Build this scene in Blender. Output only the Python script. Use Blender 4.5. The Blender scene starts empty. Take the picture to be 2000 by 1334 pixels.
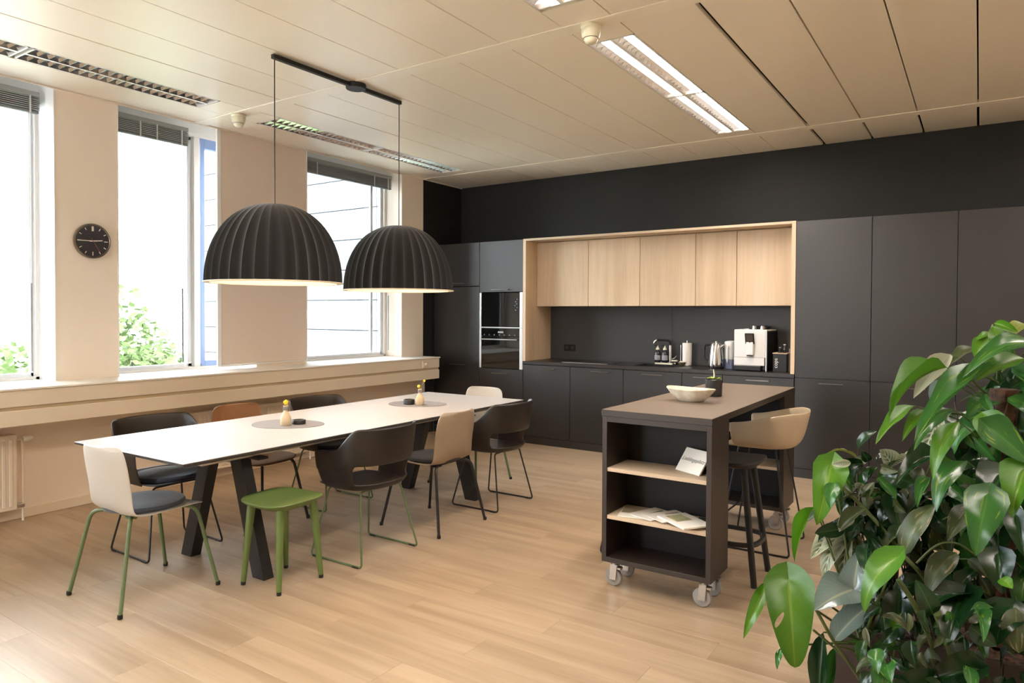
import bpy, bmesh, math, random
from mathutils import Vector, Matrix
random.seed(7)
PI = math.pi
sc = bpy.context.scene
col = sc.collection
# ---------------------------------------------------------------- camera
CAM = Vector((0, 0, 1.53))
YAW, PITCH, ROLL = 0.590201643, -0.0187515917, 0.00464998876
FPX = 1362.36
_f = Vector((-math.sin(YAW)*math.cos(PITCH), math.cos(YAW)*math.cos(PITCH), math.sin(PITCH)))
_r = Vector((math.cos(YAW), math.sin(YAW), 0)); _u = _r.cross(_f)
CR = math.cos(ROLL)*_r + math.sin(ROLL)*_u
CU = -math.sin(ROLL)*_r + math.cos(ROLL)*_u
CF = _f
cd = bpy.data.cameras.new('camera'); cam = bpy.data.objects.new('camera', cd); col.objects.link(cam)
cd.sensor_width = 36; cd.lens = FPX/2000*36; cd.shift_y = -27.77/2000; cd.clip_end = 400
cam.matrix_world = Matrix(((CR.x, CU.x, -CF.x, CAM.x), (CR.y, CU.y, -CF.y, CAM.y), (CR.z, CU.z, -CF.z, CAM.z), (0, 0, 0, 1)))
sc.camera = cam
def ray(x, y): return CR*((x-1000)/FPX) - CU*((y-639.23)/FPX) + CF
def dep(x, y, d): return CAM + ray(x, y)*d                 # surveyed point at a given depth
def onz(x, y, z): r = ray(x, y); return CAM + r*((z-CAM.z)/r.z)
def ony(x, y, Y): r = ray(x, y); return CAM + r*(Y/r.y)
def onx(x, y, X): r = ray(x, y); return CAM + r*(X/r.x)
# ---------------------------------------------------------------- world, lights, exposure
w = bpy.data.worlds.new('World'); sc.world = w; w.use_nodes = True
nt = w.node_tree; bg = nt.nodes['Background']
bg.inputs[0].default_value = (0.90, 0.95, 1.0, 1); bg.inputs[1].default_value = 5.5
sc.view_settings.view_transform = 'Standard'; sc.view_settings.look = 'None'
sc.view_settings.gamma = 1; sc.view_settings.use_curve_mapping = False
sc.view_settings.exposure = 1.9
sc.cycles.max_bounces = 10; sc.cycles.diffuse_bounces = 6; sc.cycles.glossy_bounces = 4
sc.cycles.transmission_bounces = 8; sc.cycles.transparent_max_bounces = 12
sc.cycles.sample_clamp_indirect = 6; sc.cycles.caustics_reflective = False; sc.cycles.caustics_refractive = False
sc.cycles.use_denoising = True
def area(name, loc, rot, sx, sy, power, color, portal=False):
    l = bpy.data.lights.new(name, 'AREA'); l.shape = 'RECTANGLE'; l.size = sx; l.size_y = sy
    l.energy = power; l.color = color
    if portal: l.cycles.is_portal = True
    o = bpy.data.objects.new(name, l); o.location = loc; o.rotation_euler = rot; col.objects.link(o)
    return o
TUBE_POWER = 17; TUBE_COL = (1.0, 0.86, 0.70)
# ---------------------------------------------------------------- materials
MATS = {}
def mat(name, c, rough=0.5, metal=0, spec=0.5, **k):
    m = bpy.data.materials.new(name); m.use_nodes = True
    b = m.node_tree.nodes['Principled BSDF']
    b.inputs['Base Color'].default_value = (*c, 1); b.inputs['Roughness'].default_value = rough
    b.inputs['Metallic'].default_value = metal; b.inputs['Specular IOR Level'].default_value = spec
    if 'emit' in k:
        b.inputs['Emission Color'].default_value = (*k['emit'], 1); b.inputs['Emission Strength'].default_value = k['es']
    if 'trans' in k: b.inputs['Transmission Weight'].default_value = k['trans']
    if 'coat' in k: b.inputs['Coat Weight'].default_value = k['coat']; b.inputs['Coat Roughness'].default_value = k.get('cr', .1)
    if 'sheen' in k: b.inputs['Sheen Weight'].default_value = k['sheen']
    MATS[name] = m
    return m
def N(m, t, **k):
    n = m.node_tree.nodes.new(t)
    for a, v in k.items():
        if a.startswith('i_'): n.inputs[a[2:].replace('_', ' ')].default_value = v
        else: setattr(n, a, v)
    return n
def L(m, a, b): m.node_tree.links.new(a, b)
def ramp(m, fac, stops):
    r = N(m, 'ShaderNodeValToRGB'); e = r.color_ramp.elements
    while len(e) < len(stops): e.new(0.5)
    for i, (p, c) in enumerate(stops): e[i].position = p; e[i].color = (*c, 1)
    L(m, fac, r.inputs[0]); return r.outputs[0]
def P(m): return m.node_tree.nodes['Principled BSDF']
def noisy(m, c1, c2, scale=8, stretch=(1, 1, 1), bump=0, coord='Object', detail=4, rnd=0, rough=None):
    tc = N(m, 'ShaderNodeTexCoord'); mp = N(m, 'ShaderNodeMapping'); mp.inputs['Scale'].default_value = stretch
    L(m, tc.outputs[coord], mp.inputs[0])
    nz = N(m, 'ShaderNodeTexNoise'); nz.inputs['Scale'].default_value = scale; nz.inputs['Detail'].default_value = detail
    if rnd:
        oi = N(m, 'ShaderNodeObjectInfo'); vm = N(m, 'ShaderNodeVectorMath', operation='SCALE')
        cb = N(m, 'ShaderNodeCombineXYZ')
        for i in range(3): L(m, oi.outputs['Random'], cb.inputs[i])
        L(m, cb.outputs[0], vm.inputs[0]); vm.inputs['Scale'].default_value = 37
        ad = N(m, 'ShaderNodeVectorMath', operation='ADD'); L(m, mp.outputs[0], ad.inputs[0]); L(m, vm.outputs[0], ad.inputs[1])
        L(m, ad.outputs[0], nz.inputs['Vector'])
    else: L(m, mp.outputs[0], nz.inputs['Vector'])
    cr = ramp(m, nz.outputs['Fac'], [(0.3, c1), (0.7, c2)])
    if rnd:
        hs = N(m, 'ShaderNodeHueSaturation'); mr = N(m, 'ShaderNodeMapRange'); mr.inputs['To Min'].default_value = 1-rnd; mr.inputs['To Max'].default_value = 1+rnd
        L(m, oi.outputs['Random'], mr.inputs['Value']); L(m, mr.outputs[0], hs.inputs['Value']); L(m, cr, hs.inputs['Color']); cr = hs.outputs[0]
    L(m, cr, P(m).inputs['Base Color'])
    if bump:
        b = N(m, 'ShaderNodeBump'); b.inputs['Strength'].default_value = bump; b.inputs['Distance'].default_value = 0.01
        L(m, nz.outputs['Fac'], b.inputs['Height']); L(m, b.outputs[0], P(m).inputs['Normal'])
    return cr
def wood(name, c1, c2, c3, axis, rough=.45, rnd=.06, scale=3.0, spec=.5):
    m = mat(name, c1, rough, spec=spec)
    tc = N(m, 'ShaderNodeTexCoord'); mp = N(m, 'ShaderNodeMapping')
    s = [9.0, 9.0, 9.0]; s[axis] = 0.55
    mp.inputs['Scale'].default_value = s; L(m, tc.outputs['Object'], mp.inputs[0])
    oi = N(m, 'ShaderNodeObjectInfo'); cb = N(m, 'ShaderNodeCombineXYZ')
    mu = N(m, 'ShaderNodeMath', operation='MULTIPLY'); mu.inputs[1].default_value = 53; L(m, oi.outputs['Random'], mu.inputs[0])
    for i in range(3): L(m, mu.outputs[0], cb.inputs[i])
    ad = N(m, 'ShaderNodeVectorMath', operation='ADD'); L(m, mp.outputs[0], ad.inputs[0]); L(m, cb.outputs[0], ad.inputs[1])
    n1 = N(m, 'ShaderNodeTexNoise'); n1.inputs['Scale'].default_value = scale*.35; n1.inputs['Detail'].default_value = 5; n1.inputs['Distortion'].default_value = 0.6
    n2 = N(m, 'ShaderNodeTexNoise'); n2.inputs['Scale'].default_value = scale*2.2; n2.inputs['Detail'].default_value = 6
    L(m, ad.outputs[0], n1.inputs['Vector']); L(m, ad.outputs[0], n2.inputs['Vector'])
    a = ramp(m, n1.outputs['Fac'], [(0.28, c1), (0.5, c2), (0.74, c3)])
    b2 = ramp(m, n2.outputs['Fac'], [(0.3, (.84, .83, .82)), (0.6, (1, 1, 1))])
    mx = N(m, 'ShaderNodeMix', data_type='RGBA', blend_type='MULTIPLY'); mx.inputs[0].default_value = .55
    L(m, a, mx.inputs[6]); L(m, b2, mx.inputs[7])
    hs = N(m, 'ShaderNodeHueSaturation'); mr = N(m, 'ShaderNodeMapRange'); mr.inputs['To Min'].default_value = 1-rnd; mr.inputs['To Max'].default_value = 1+rnd
    L(m, oi.outputs['Random'], mr.inputs['Value']); L(m, mr.outputs[0], hs.inputs['Value']); L(m, mx.outputs[2], hs.inputs['Color'])
    L(m, hs.outputs[0], P(m).inputs['Base Color'])
    bp = N(m, 'ShaderNodeBump'); bp.inputs['Strength'].default_value = .06; bp.inputs['Distance'].default_value = .004
    L(m, n2.outputs['Fac'], bp.inputs['Height']); L(m, bp.outputs[0], P(m).inputs['Normal'])
    return m
wood('floor_oak', (.31, .215, .133), (.39, .283, .184), (.45, .338, .228), 0, rough=.38, rnd=.05)
wood('oak_door', (.53, .385, .25), (.61, .46, .31), (.66, .515, .365), 2, rough=.5, rnd=.04, scale=2.0)
wood('oak_shelf', (.50, .38, .26), (.58, .45, .32), (.64, .52, .38), 0, rough=.5)
mat('subfloor', (.25, .18, .12), .8)
m = mat('wall_cream', (.76, .65, .53), .75); noisy(m, (.85, .755, .65), (.87, .775, .675), 3)
m = mat('wall_dark', (.007, .007, .0065), .7); noisy(m, (.0045, .0042, .004), (.006, .0057, .0053), 5)
mat('trim_cream', (.76, .67, .55), .45)
mat('sill_white', (.84, .80, .74), .35)
mat('frame_white', (.82, .82, .82), .4)
mat('frame_blue', (.26, .38, .68), .4)
m = mat('ceiling_metal', (.70, .61, .47), .36, spec=.55)
noisy(m, (.87, .79, .665), (.885, .81, .685), 2, bump=0)
# perforation: fine dots as shallow relief
tc = N(m, 'ShaderNodeTexCoord'); vo = N(m, 'ShaderNodeTexVoronoi'); vo.inputs['Scale'].default_value = 170; vo.inputs['Randomness'].default_value = 0
L(m, tc.outputs['Object'], vo.inputs['Vector']); rr = ramp(m, vo.outputs['Distance'], [(0.18, (0, 0, 0)), (0.3, (1, 1, 1))])
bp = N(m, 'ShaderNodeBump'); bp.inputs['Strength'].default_value = .05; bp.inputs['Distance'].default_value = .001
L(m, rr, bp.inputs['Height']); L(m, bp.outputs[0], P(m).inputs['Normal'])
mat('ceiling_rail', (.90, .83, .71), .4)
mat('plenum_black', (.05, .04, .03), .9)
mat('louvre_chrome', (.72, .72, .74), .16, metal=1)
mat('louvre_white', (.86, .85, .84), .3)
mat('tube_lit', (1, 1, 1), .4, emit=(1, .90, .80), es=22)
mat('tube_off', (.75, .75, .72), .4)
m = mat('laminate', (.008, .007, .0065), .43, spec=.75); noisy(m, (.005, .0037, .0032), (.007, .0052, .0045), 40, bump=.01)
m = mat('laminate_edge', (.03, .025, .022), .5)
m = mat('worktop_lit', (.13, .10, .08), .42); noisy(m, (.155, .115, .085), (.18, .135, .10), 30, bump=.02)  # brown laminate lightened: ceiling reflection put into the colour
mat('laminate_brown', (.024, .016, .012), .42)
mat('counter_dark', (.022, .018, .017), .35)
mat('splash_grey', (.028, .026, .025), .45)
mat('handle_black', (.22, .20, .19), .28, metal=1)
mat('steel', (.50, .48, .45), .28, metal=1)
mat('steel_bright', (.50, .49, .47), .2, metal=1)
mat('oven_glass', (.006, .006, .006), .03, spec=.9)
mat('steel_trim', (.75, .77, .8), .3, metal=.4)
m = mat('felt_black', (.014, .012, .013), .95, sheen=.25); noisy(m, (.004, .0035, .0036), (.0085, .007, .0072), 160, bump=.2)
mat('shade_liner', (.80, .70, .55), .7)
mat('bulb', (1, 1, 1), .4, emit=(1, .76, .50), es=38)
mat('cord_black', (.01, .01, .01), .6)
mat('clock_face', (.018, .014, .02), .35)
mat('clock_rim', (.20, .16, .12), .3, metal=.7)
mat('mark_white', (.8, .76, .7), .5)
mat('hand_red', (.35, .05, .04), .5)
mat('shell_white', (.52, .485, .435), .42)
mat('shell_taupe', (.30, .225, .155), .45)
mat('shell_dark', (.016, .011, .009), .42)
mat('shell_brown', (.21, .105, .05), .4)
m = mat('pad_blue', (.055, .065, .095), .95, sheen=.3); noisy(m, (.045, .052, .075), (.075, .088, .12), 120, bump=.2)
m = mat('pad_dark', (.02, .019, .02), .95, sheen=.2); noisy(m, (.016, .015, .017), (.03, .028, .03), 120, bump=.2)
mat('metal_green', (.115, .165, .075), .4)
mat('plastic_green', (.115, .17, .045), .45)
mat('metal_dark', (.022, .02, .022), .4, metal=.3)
mat('foot_black', (.01, .01, .01), .6)
mat('leg_black', (.014, .013, .013), .5)
m = mat('table_white', (.66, .635, .625), .38); noisy(m, (.40, .385, .38), (.415, .40, .395), 5)
mat('table_edge', (.035, .03, .028), .5)
mat('alu', (.66, .60, .54), .4, metal=.5)
m = mat('mat_grey', (.28, .25, .25), .85); noisy(m, (.165, .155, .165), (.20, .19, .20), 90, bump=.1)
mat('vase_beige', (.56, .45, .30), .6)
mat('flower_yellow', (.85, .62, .04), .6)
mat('stem_green', (.25, .3, .1), .6)
mat('puck_black', (.014, .012, .012), .45)
mat('soap_dark', (.014, .015, .02), .15, coat=.5)
mat('label_grey', (.30, .30, .34), .6)
mat('cream', (.70, .65, .50), .6)
m = mat('paper_white', (.80, .77, .71), .9)
mat('plastic_white', (.72, .71, .70), .35)
mat('plastic_black', (.006, .0055, .0055), .35, spec=.35)
mat('water_blue', (.30, .33, .55), .15, trans=.3)
mat('display', (.07, .055, .045), .15)
m = mat('soil', (.05, .025, .015), .95); noisy(m, (.018, .010, .006), (.15, .07, .045), 35, bump=1)
m = mat('moss_pole', (.06, .03, .02), .95); noisy(m, (.02, .011, .007), (.13, .06, .035), 30, bump=1)
mat('planter_brown', (.035, .022, .018), .45)
mat('wheel_grey', (.30, .29, .28), .4)
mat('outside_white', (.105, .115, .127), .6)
mat('gap_grey', (.02, .024, .03), .8)
mat('outside_blue', (.12, .15, .21), .5)
mat('sash_pale', (.80, .84, .90), .4)
mat('ground_green', (.13, .155, .10), .9)
mat('oven_display', (.35, .38, .4), .3)
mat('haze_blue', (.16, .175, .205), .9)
m = mat('foliage', (.34, .52, .14), .7); noisy(m, (.07, .12, .03), (.15, .20, .075), 1.5)
m = mat('foliage_sunlit', (.4, .6, .2), .7); noisy(m, (.12, .24, .05), (.26, .40, .12), 1.5)  # brighter copy of foliage, sunlight put into the leaf colour
mat('bark', (.12, .10, .09), .9)
# window glass: lets light straight through, reflects a little at grazing angles
m = bpy.data.materials.new('glass_pane'); m.use_nodes = True; MATS['glass_pane'] = m
n = m.node_tree; n.nodes.clear()
o = n.nodes.new('ShaderNodeOutputMaterial'); t = n.nodes.new('ShaderNodeBsdfTransparent'); g = n.nodes.new('ShaderNodeBsdfGlossy')
t.inputs[0].default_value = (.96, .98, .98, 1); g.inputs['Roughness'].default_value = .02
fr = n.nodes.new('ShaderNodeFresnel'); fr.inputs[0].default_value = 1.35
mxs = n.nodes.new('ShaderNodeMixShader'); n.links.new(fr.outputs[0], mxs.inputs[0]); n.links.new(t.outputs[0], mxs.inputs[1]); n.links.new(g.outputs[0], mxs.inputs[2]); n.links.new(mxs.outputs[0], o.inputs[0])
def leafmat(name, base, edge, vein, rough=.32, var=0.0, varc=(.5, .6, .2), stripes=0):
    m = mat(name, base, rough, spec=.5)
    uv = N(m, 'ShaderNodeUVMap'); sp = N(m, 'ShaderNodeSeparateXYZ'); L(m, uv.outputs[0], sp.inputs[0])
    sb = N(m, 'ShaderNodeMath', operation='SUBTRACT'); L(m, sp.outputs[0], sb.inputs[0]); sb.inputs[1].default_value = .5
    ab = N(m, 'ShaderNodeMath', operation='ABSOLUTE'); L(m, sb.outputs[0], ab.inputs[0])
    c = ramp(m, ab.outputs[0], [(0.0, vein), (0.022, vein), (0.04, base), (0.5, edge)])
    # side veins
    ml = N(m, 'ShaderNodeMath', operation='MULTIPLY_ADD'); L(m, ab.outputs[0], ml.inputs[0]); ml.inputs[1].default_value = -.55
    L(m, sp.outputs[1], ml.inputs[2])
    m2 = N(m, 'ShaderNodeMath', operation='MULTIPLY'); L(m, ml.outputs[0], m2.inputs[0]); m2.inputs[1].default_value = 62 if not stripes else 50
    sn = N(m, 'ShaderNodeMath', operation='SINE'); L(m, m2.outputs[0], sn.inputs[0])
    vr = ramp(m, sn.outputs[0], [(0.86, (0, 0, 0)), (0.97, (1, 1, 1))] if not stripes else [(0.2, (0, 0, 0)), (0.6, (1, 1, 1))])
    mx = N(m, 'ShaderNodeMix', data_type='RGBA'); f = N(m, 'ShaderNodeMath', operation='MULTIPLY'); f.inputs[1].default_value = .16 if not stripes else .85
    L(m, vr, f.inputs[0]); L(m, f.outputs[0], mx.inputs[0]); L(m, c, mx.inputs[6]); mx.inputs[7].default_value = (*vein, 1)
    out = mx.outputs[2]
    oi = N(m, 'ShaderNodeObjectInfo')
    if var:
        nz = N(m, 'ShaderNodeTexNoise', noise_dimensions='4D'); nz.inputs['Scale'].default_value = 3.2; nz.inputs['Detail'].default_value = 3
        mp = N(m, 'ShaderNodeMapping'); mp.inputs['Scale'].default_value = (2.4, .8, 1); L(m, uv.outputs[0], mp.inputs[0]); L(m, mp.outputs[0], nz.inputs['Vector'])
        w4 = N(m, 'ShaderNodeMath', operation='MULTIPLY'); w4.inputs[1].default_value = 40; L(m, oi.outputs['Random'], w4.inputs[0]); L(m, w4.outputs[0], nz.inputs['W'])
        vf = ramp(m, nz.outputs['Fac'], [(0.66-var*.25, (0, 0, 0)), (0.70-var*.22, (1, 1, 1))])
        mv = N(m, 'ShaderNodeMix', data_type='RGBA'); L(m, vf, mv.inputs[0]); L(m, out, mv.inputs[6]); mv.inputs[7].default_value = (*varc, 1); out = mv.outputs[2]
    hs = N(m, 'ShaderNodeHueSaturation'); mr = N(m, 'ShaderNodeMapRange'); mr.inputs['To Min'].default_value = .75; mr.inputs['To Max'].default_value = 1.25
    L(m, oi.outputs['Random'], mr.inputs['Value']); L(m, mr.outputs[0], hs.inputs['Value']); L(m, out, hs.inputs['Color'])
    L(m, hs.outputs[0], P(m).inputs['Base Color'])
    tr = N(m, 'ShaderNodeBsdfTranslucent'); L(m, hs.outputs[0], tr.inputs[0])
    ms = N(m, 'ShaderNodeMixShader'); ms.inputs[0].default_value = .22
    out_n = [x for x in m.node_tree.nodes if x.type == 'OUTPUT_MATERIAL'][0]
    L(m, P(m).outputs[0], ms.inputs[1]); L(m, tr.outputs[0], ms.inputs[2]); L(m, ms.outputs[0], out_n.inputs[0])
    return m
leafmat('leaf_bright', (.085, .23, .010), (.05, .17, .009), (.16, .29, .04), .33)
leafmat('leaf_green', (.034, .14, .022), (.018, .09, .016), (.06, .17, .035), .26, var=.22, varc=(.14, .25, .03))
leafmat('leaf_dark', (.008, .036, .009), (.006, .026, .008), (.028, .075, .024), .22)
leafmat('leaf_olive', (.050, .080, .022), (.028, .042, .015), (.09, .10, .05), .4, var=.3, varc=(.20, .17, .09))
leafmat('leaf_pale', (.27, .30, .19), (.33, .33, .22), (.40, .38, .28), .45)
leafmat('leaf_stripe', (.035, .07, .03), (.40, .42, .29), (.36, .39, .26), .4, stripes=1)
leafmat('leaf_silver_sheen', (.16, .21, .20), (.10, .15, .14), (.28, .32, .24), .14)  # window reflection on glossy leaves put into a pale silvery colour
leafmat('leaf_yellow', (.19, .24, .03), (.22, .26, .05), (.3, .3, .12), .4)
mat('stalk_green', (.075, .11, .028), .45)
mat('stalk_brown', (.07, .04, .028), .6)
# ---------------------------------------------------------------- geometry helpers
class B:
    def __init__(s): s.v = []; s.f = []; s.uv = None
    def add(s, vs, fs):
        k = len(s.v); s.v += [tuple(v) for v in vs]; s.f += [tuple(i+k for i in f) for f in fs]; return s
    def box(s, x0, x1, y0, y1, z0, z1, bev=0, M=None):
        if x0 > x1: x0, x1 = x1, x0
        if y0 > y1: y0, y1 = y1, y0
        if z0 > z1: z0, z1 = z1, z0
        if bev:
            b = min(bev, (x1-x0)*.49, (y1-y0)*.49, (z1-z0)*.49)
            bm = bmesh.new(); bmesh.ops.create_cube(bm, size=1)
            for v in bm.verts: v.co = Vector(((x0+x1)/2+v.co.x*(x1-x0), (y0+y1)/2+v.co.y*(y1-y0), (z0+z1)/2+v.co.z*(z1-z0)))
            bmesh.ops.bevel(bm, geom=bm.edges[:], offset=b, segments=2 if bev > .004 else 1, profile=.5, affect='EDGES')
            bm.verts.index_update()
            vs = [v.co.copy() for v in bm.verts]; fs = [[v.index for v in f.verts] for f in bm.faces]; bm.free()
        else:
            vs = [Vector(p) for p in ((x0, y0, z0), (x1, y0, z0), (x1, y1, z0), (x0, y1, z0), (x0, y0, z1), (x1, y0, z1), (x1, y1, z1), (x0, y1, z1))]
            fs = [(0, 3, 2, 1), (4, 5, 6, 7), (0, 1, 5, 4), (1, 2, 6, 5), (2, 3, 7, 6), (3, 0, 4, 7)]
        if M: vs = [M @ v for v in vs]
        return s.add(vs, fs)
    def prism(s, pts, z0, z1, M=None):
        n = len(pts); vs = [Vector((p[0], p[1], z0)) for p in pts] + [Vector((p[0], p[1], z1)) for p in pts]
        fs = [tuple(range(n-1, -1, -1)), tuple(range(n, 2*n))] + [(i, (i+1) % n, n+(i+1) % n, n+i) for i in range(n)]
        if M: vs = [M @ v for v in vs]
        return s.add(vs, fs)
    def tube(s, path, r, n=10, closed=False, rs=None, flat=None):
        p = [Vector(q) for q in path]; m = len(p); up = None; vs = []
        for i in range(m):
            if closed: t = (p[(i+1) % m]-p[i-1]).normalized()
            else: t = (p[min(i+1, m-1)]-p[max(i-1, 0)]).normalized()
            if up is None:
                up = Vector((0, 0, 1)) if abs(t.z) < .9 else Vector((1, 0, 0))
            a = up - t*up.dot(t)
            if a.length < 1e-6: a = t.orthogonal()
            a.normalize(); b = t.cross(a); up = a
            rad = rs[i] if rs else r
            for j in range(n):
                an = 2*PI*j/n
                vs.append(p[i] + a*math.cos(an)*rad*(flat or 1) + b*math.sin(an)*rad)
        fs = []
        for i in range(m if closed else m-1):
            i2 = (i+1) % m
            for j in range(n): fs.append((i*n+j, i*n+(j+1) % n, i2*n+(j+1) % n, i2*n+j))
        if not closed: fs += [tuple(range(n-1, -1, -1)), tuple(range((m-1)*n, m*n))]
        return s.add(vs, fs)
    def lathe(s, prof, n=24, c=(0, 0, 0), M=None):
        vs = []; fs = []; c = Vector(c); idx = []
        for r, z in prof:
            if r < 1e-6: idx.append([len(vs)]); vs.append(Vector((0, 0, z)))
            else:
                idx.append(list(range(len(vs), len(vs)+n)))
                vs += [Vector((r*math.cos(2*PI*j/n), r*math.sin(2*PI*j/n), z)) for j in range(n)]
        for a, b in zip(idx, idx[1:]):
            for j in range(n):
                j2 = (j+1) % n
                if len(a) == 1 and len(b) == 1: continue
                if len(a) == 1: fs.append((a[0], b[j2], b[j]))
                elif len(b) == 1: fs.append((a[j], a[j2], b[0]))
                else: fs.append((a[j], a[j2], b[j2], b[j]))
        if M: vs = [M @ v for v in vs]
        return s.add([v+c for v in vs], fs)
    def build(s, name, mt, parent=None, smooth=False, at=None, mods=None, kind=None):
        "vertices in world space when at/parent is a plain placed root"
        me = bpy.data.meshes.new(name)
        off = Vector((0, 0, 0))
        if at is not None: off = Vector(at)
        me.from_pydata([tuple(Vector(v)-off) for v in s.v], [], s.f); me.update()
        me.materials.append(MATS[mt])
        if smooth:
            me.polygons.foreach_set('use_smooth', [True]*len(me.polygons)); me.set_sharp_from_angle(angle=math.radians(38))
        bm = bmesh.new(); bm.from_mesh(me); bmesh.ops.recalc_face_normals(bm, faces=bm.faces); bm.to_mesh(me); bm.free()
        o = bpy.data.objects.new(name, me); col.objects.link(o)
        if parent is not None: o.parent = parent
        if at is not None and parent is None: o.location = off
        if kind: o['kind'] = kind
        return o
def fillet(path, rad, k=5, closed=False):
    p = [Vector(q) for q in path]; out = []; m = len(p)
    for i in range(m):
        if not closed and i in (0, m-1): out.append(p[i]); continue
        a = p[i-1]-p[i]; b = p[(i+1) % m]-p[i]; r = min(rad, a.length*.48, b.length*.48)
        A = p[i]+a.normalized()*r; C = p[i]+b.normalized()*r
        for q in range(k+1):
            t = q/k; out.append(A*(1-t)**2 + p[i]*2*t*(1-t) + C*t*t)
    return out
def thing(name, label, cat, loc=(0, 0, 0), rz=0, group=None):
    o = bpy.data.objects.new(name, None); col.objects.link(o); o.location = loc; o.rotation_euler = (0, 0, rz)
    o.empty_display_size = .1
    return tag(o, label, cat, group)
def tag(o, label, cat, group=None):
    o['label'] = label; o['category'] = cat
    if group: o['group'] = group
    return o
def struct(o): o['kind'] = 'structure'; return o
def kids(o): return [c for c in bpy.data.objects if c.parent is o]
def dup(o, parent=None, kidmap=None):
    c = o.copy(); col.objects.link(c); c.parent = parent
    for k in CH.get(o.name, []): 
        d = dup(k, c)
        CH.setdefault(c.name, []).append(d)
    return c
CH = {}
def index_children():
    CH.clear()
    for o in bpy.data.objects:
        if o.parent: CH.setdefault(o.parent.name, []).append(o)
def solid(o, t, offset=0): md = o.modifiers.new('solid', 'SOLIDIFY'); md.thickness = t; md.offset = offset; return o
def subs(o, n=1): md = o.modifiers.new('subd', 'SUBSURF'); md.levels = n; md.render_levels = n; return o
# ================================================================= STRUCTURE
XW = -5.90; YB = 7.55; ZC = 3.24; YF = 6.96; XR = 3.4; YN = -3.4
bx = lambda *a, **k: B().box(*a, **k)
# floor with individual planks
fl = struct(bx(XW-.35, XR+.2, YN-.2, YB+.2, -.12, -.012).build('floor', 'subfloor'))
PW, PL = .195, 1.29
plank_me = None
pv = []
for v in range(4):
    o = bx(0, PL-.0005, 0, PW-.0005, -.012, 0, bev=.0006).build('floor_plank', 'floor_oak', fl)
    pv.append(o)
cnt = 0
rows = []
y = YN; r = 0
while y < YB:
    off = (r*.43 % 1)*PL
    x = XW - off
    while x < XR:
        # only planks the photograph can show stay single; the rest join the sheet below
        rows.append((x, y)); x += PL
    y += PW; r += 1
def seen(x, y):
    for px, py in ((x, y), (x+PL, y), (x+PL/2, y+PW), (x+PL, y+PW), (x, y+PW)):
        d = Vector((px, py, 0))-CAM; z = d.dot(CF)
        if z > .5:
            u = 1000+FPX*d.dot(CR)/z; v = 639-FPX*d.dot(CU)/z
            if -60 < u < 2060 and v < 1400: return True
    return False
vis = [p for p in rows if seen(*p) and p[0] > XW-1.4]
vis.sort(key=lambda p: (p[0]+.6)**2+p[1]**2)
rest = B()
for i, (x, y) in enumerate(vis[:296]):
    x0 = max(x, XW-.05)
    if i < 4: o = pv[i]
    else: o = pv[i % 4].copy(); col.objects.link(o)
    o.location = (x, y, 0)
vs_ = set(vis[:296])
for (x, y) in rows:
    if (x, y) not in vs_: rest.box(x, x+PL-.0005, y, y+PW-.0005, -.012, 0)
rest.build('floor_planks', 'floor_oak', fl, kind='stuff')
# back wall, right wall, wall behind the camera (with windows)
struct(bx(XW-.3, XR+.2, YB, YB+.2, 0, 3.6).build('wall_back', 'wall_dark'))
struct(bx(XR, XR+.2, YN, YB, 0, 3.6).build('wall_right', 'wall_cream'))
wf = B()
FW = [(-5.2, -3.9)]
xs = XW
for a, b in FW:
    wf.box(xs, a, YN-.2, YN, 0, 3.6); wf.box(a, b, YN-.2, YN, 0, 1.0); wf.box(a, b, YN-.2, YN, 3.1, 3.6); xs = b
wf.box(xs, XR+.2, YN-.2, YN, 0, 3.6)
struct(wf.build('wall_front', 'wall_cream'))
# window wall: parapet, piers, header
WINS = [(-4.3, -2.8), (-1.9, .45), (1.04, 2.504), (2.974, 4.30), (4.905, 6.372)]
XG = -6.20
struct(bx(XW-.42, XW, YN-.2, YB, 0, .985).build('wall_left', 'wall_cream'))
ys = YN-.2
for a, b in WINS:
    struct(bx(XW-.30, XW, ys, a, .985, 3.34).build('wall_left', 'wall_cream')); ys = b
struct(bx(XW-.30, XW, ys, 6.765, .985, 3.34).build('wall_left', 'wall_cream'))
struct(bx(XW-.30, XW+.001, 6.765, YB, .985, 3.34).build('wall_left', 'wall_dark'))
struct(bx(XW, XW+.003, 6.80, YF+.01, .0, .985).build('wall_left', 'wall_dark'))
struct(bx(XW-.45, XW-.25, YN-.2, YB, 3.215, 3.6).build('wall_left', 'frame_white'))
struct(bx(XW-.26, XW+.02, YN-.2, YB, 3.335, 3.6).build('wall_left', 'frame_white'))
struct(bx(XW, XW+.022, YN, YB, 3.232, 3.30).build('trim_1', 'ceiling_rail'))
struct(bx(XW, XW+.014, YN, 6.79, 0, .075, bev=.003).build('baseboard_left', 'trim_cream'))
# white linings of the window reveals
for i, (a, b) in enumerate(WINS):
    l = B(); l.box(XW-.30, XW+.003, a-.001, a+.006, .985, 3.335); l.box(XW-.30, XW+.003, b-.006, b+.001, .985, 3.335)
    struct(l.build('trim_%d' % (i+2), 'frame_white' if i != 4 else 'wall_cream'))
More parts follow.
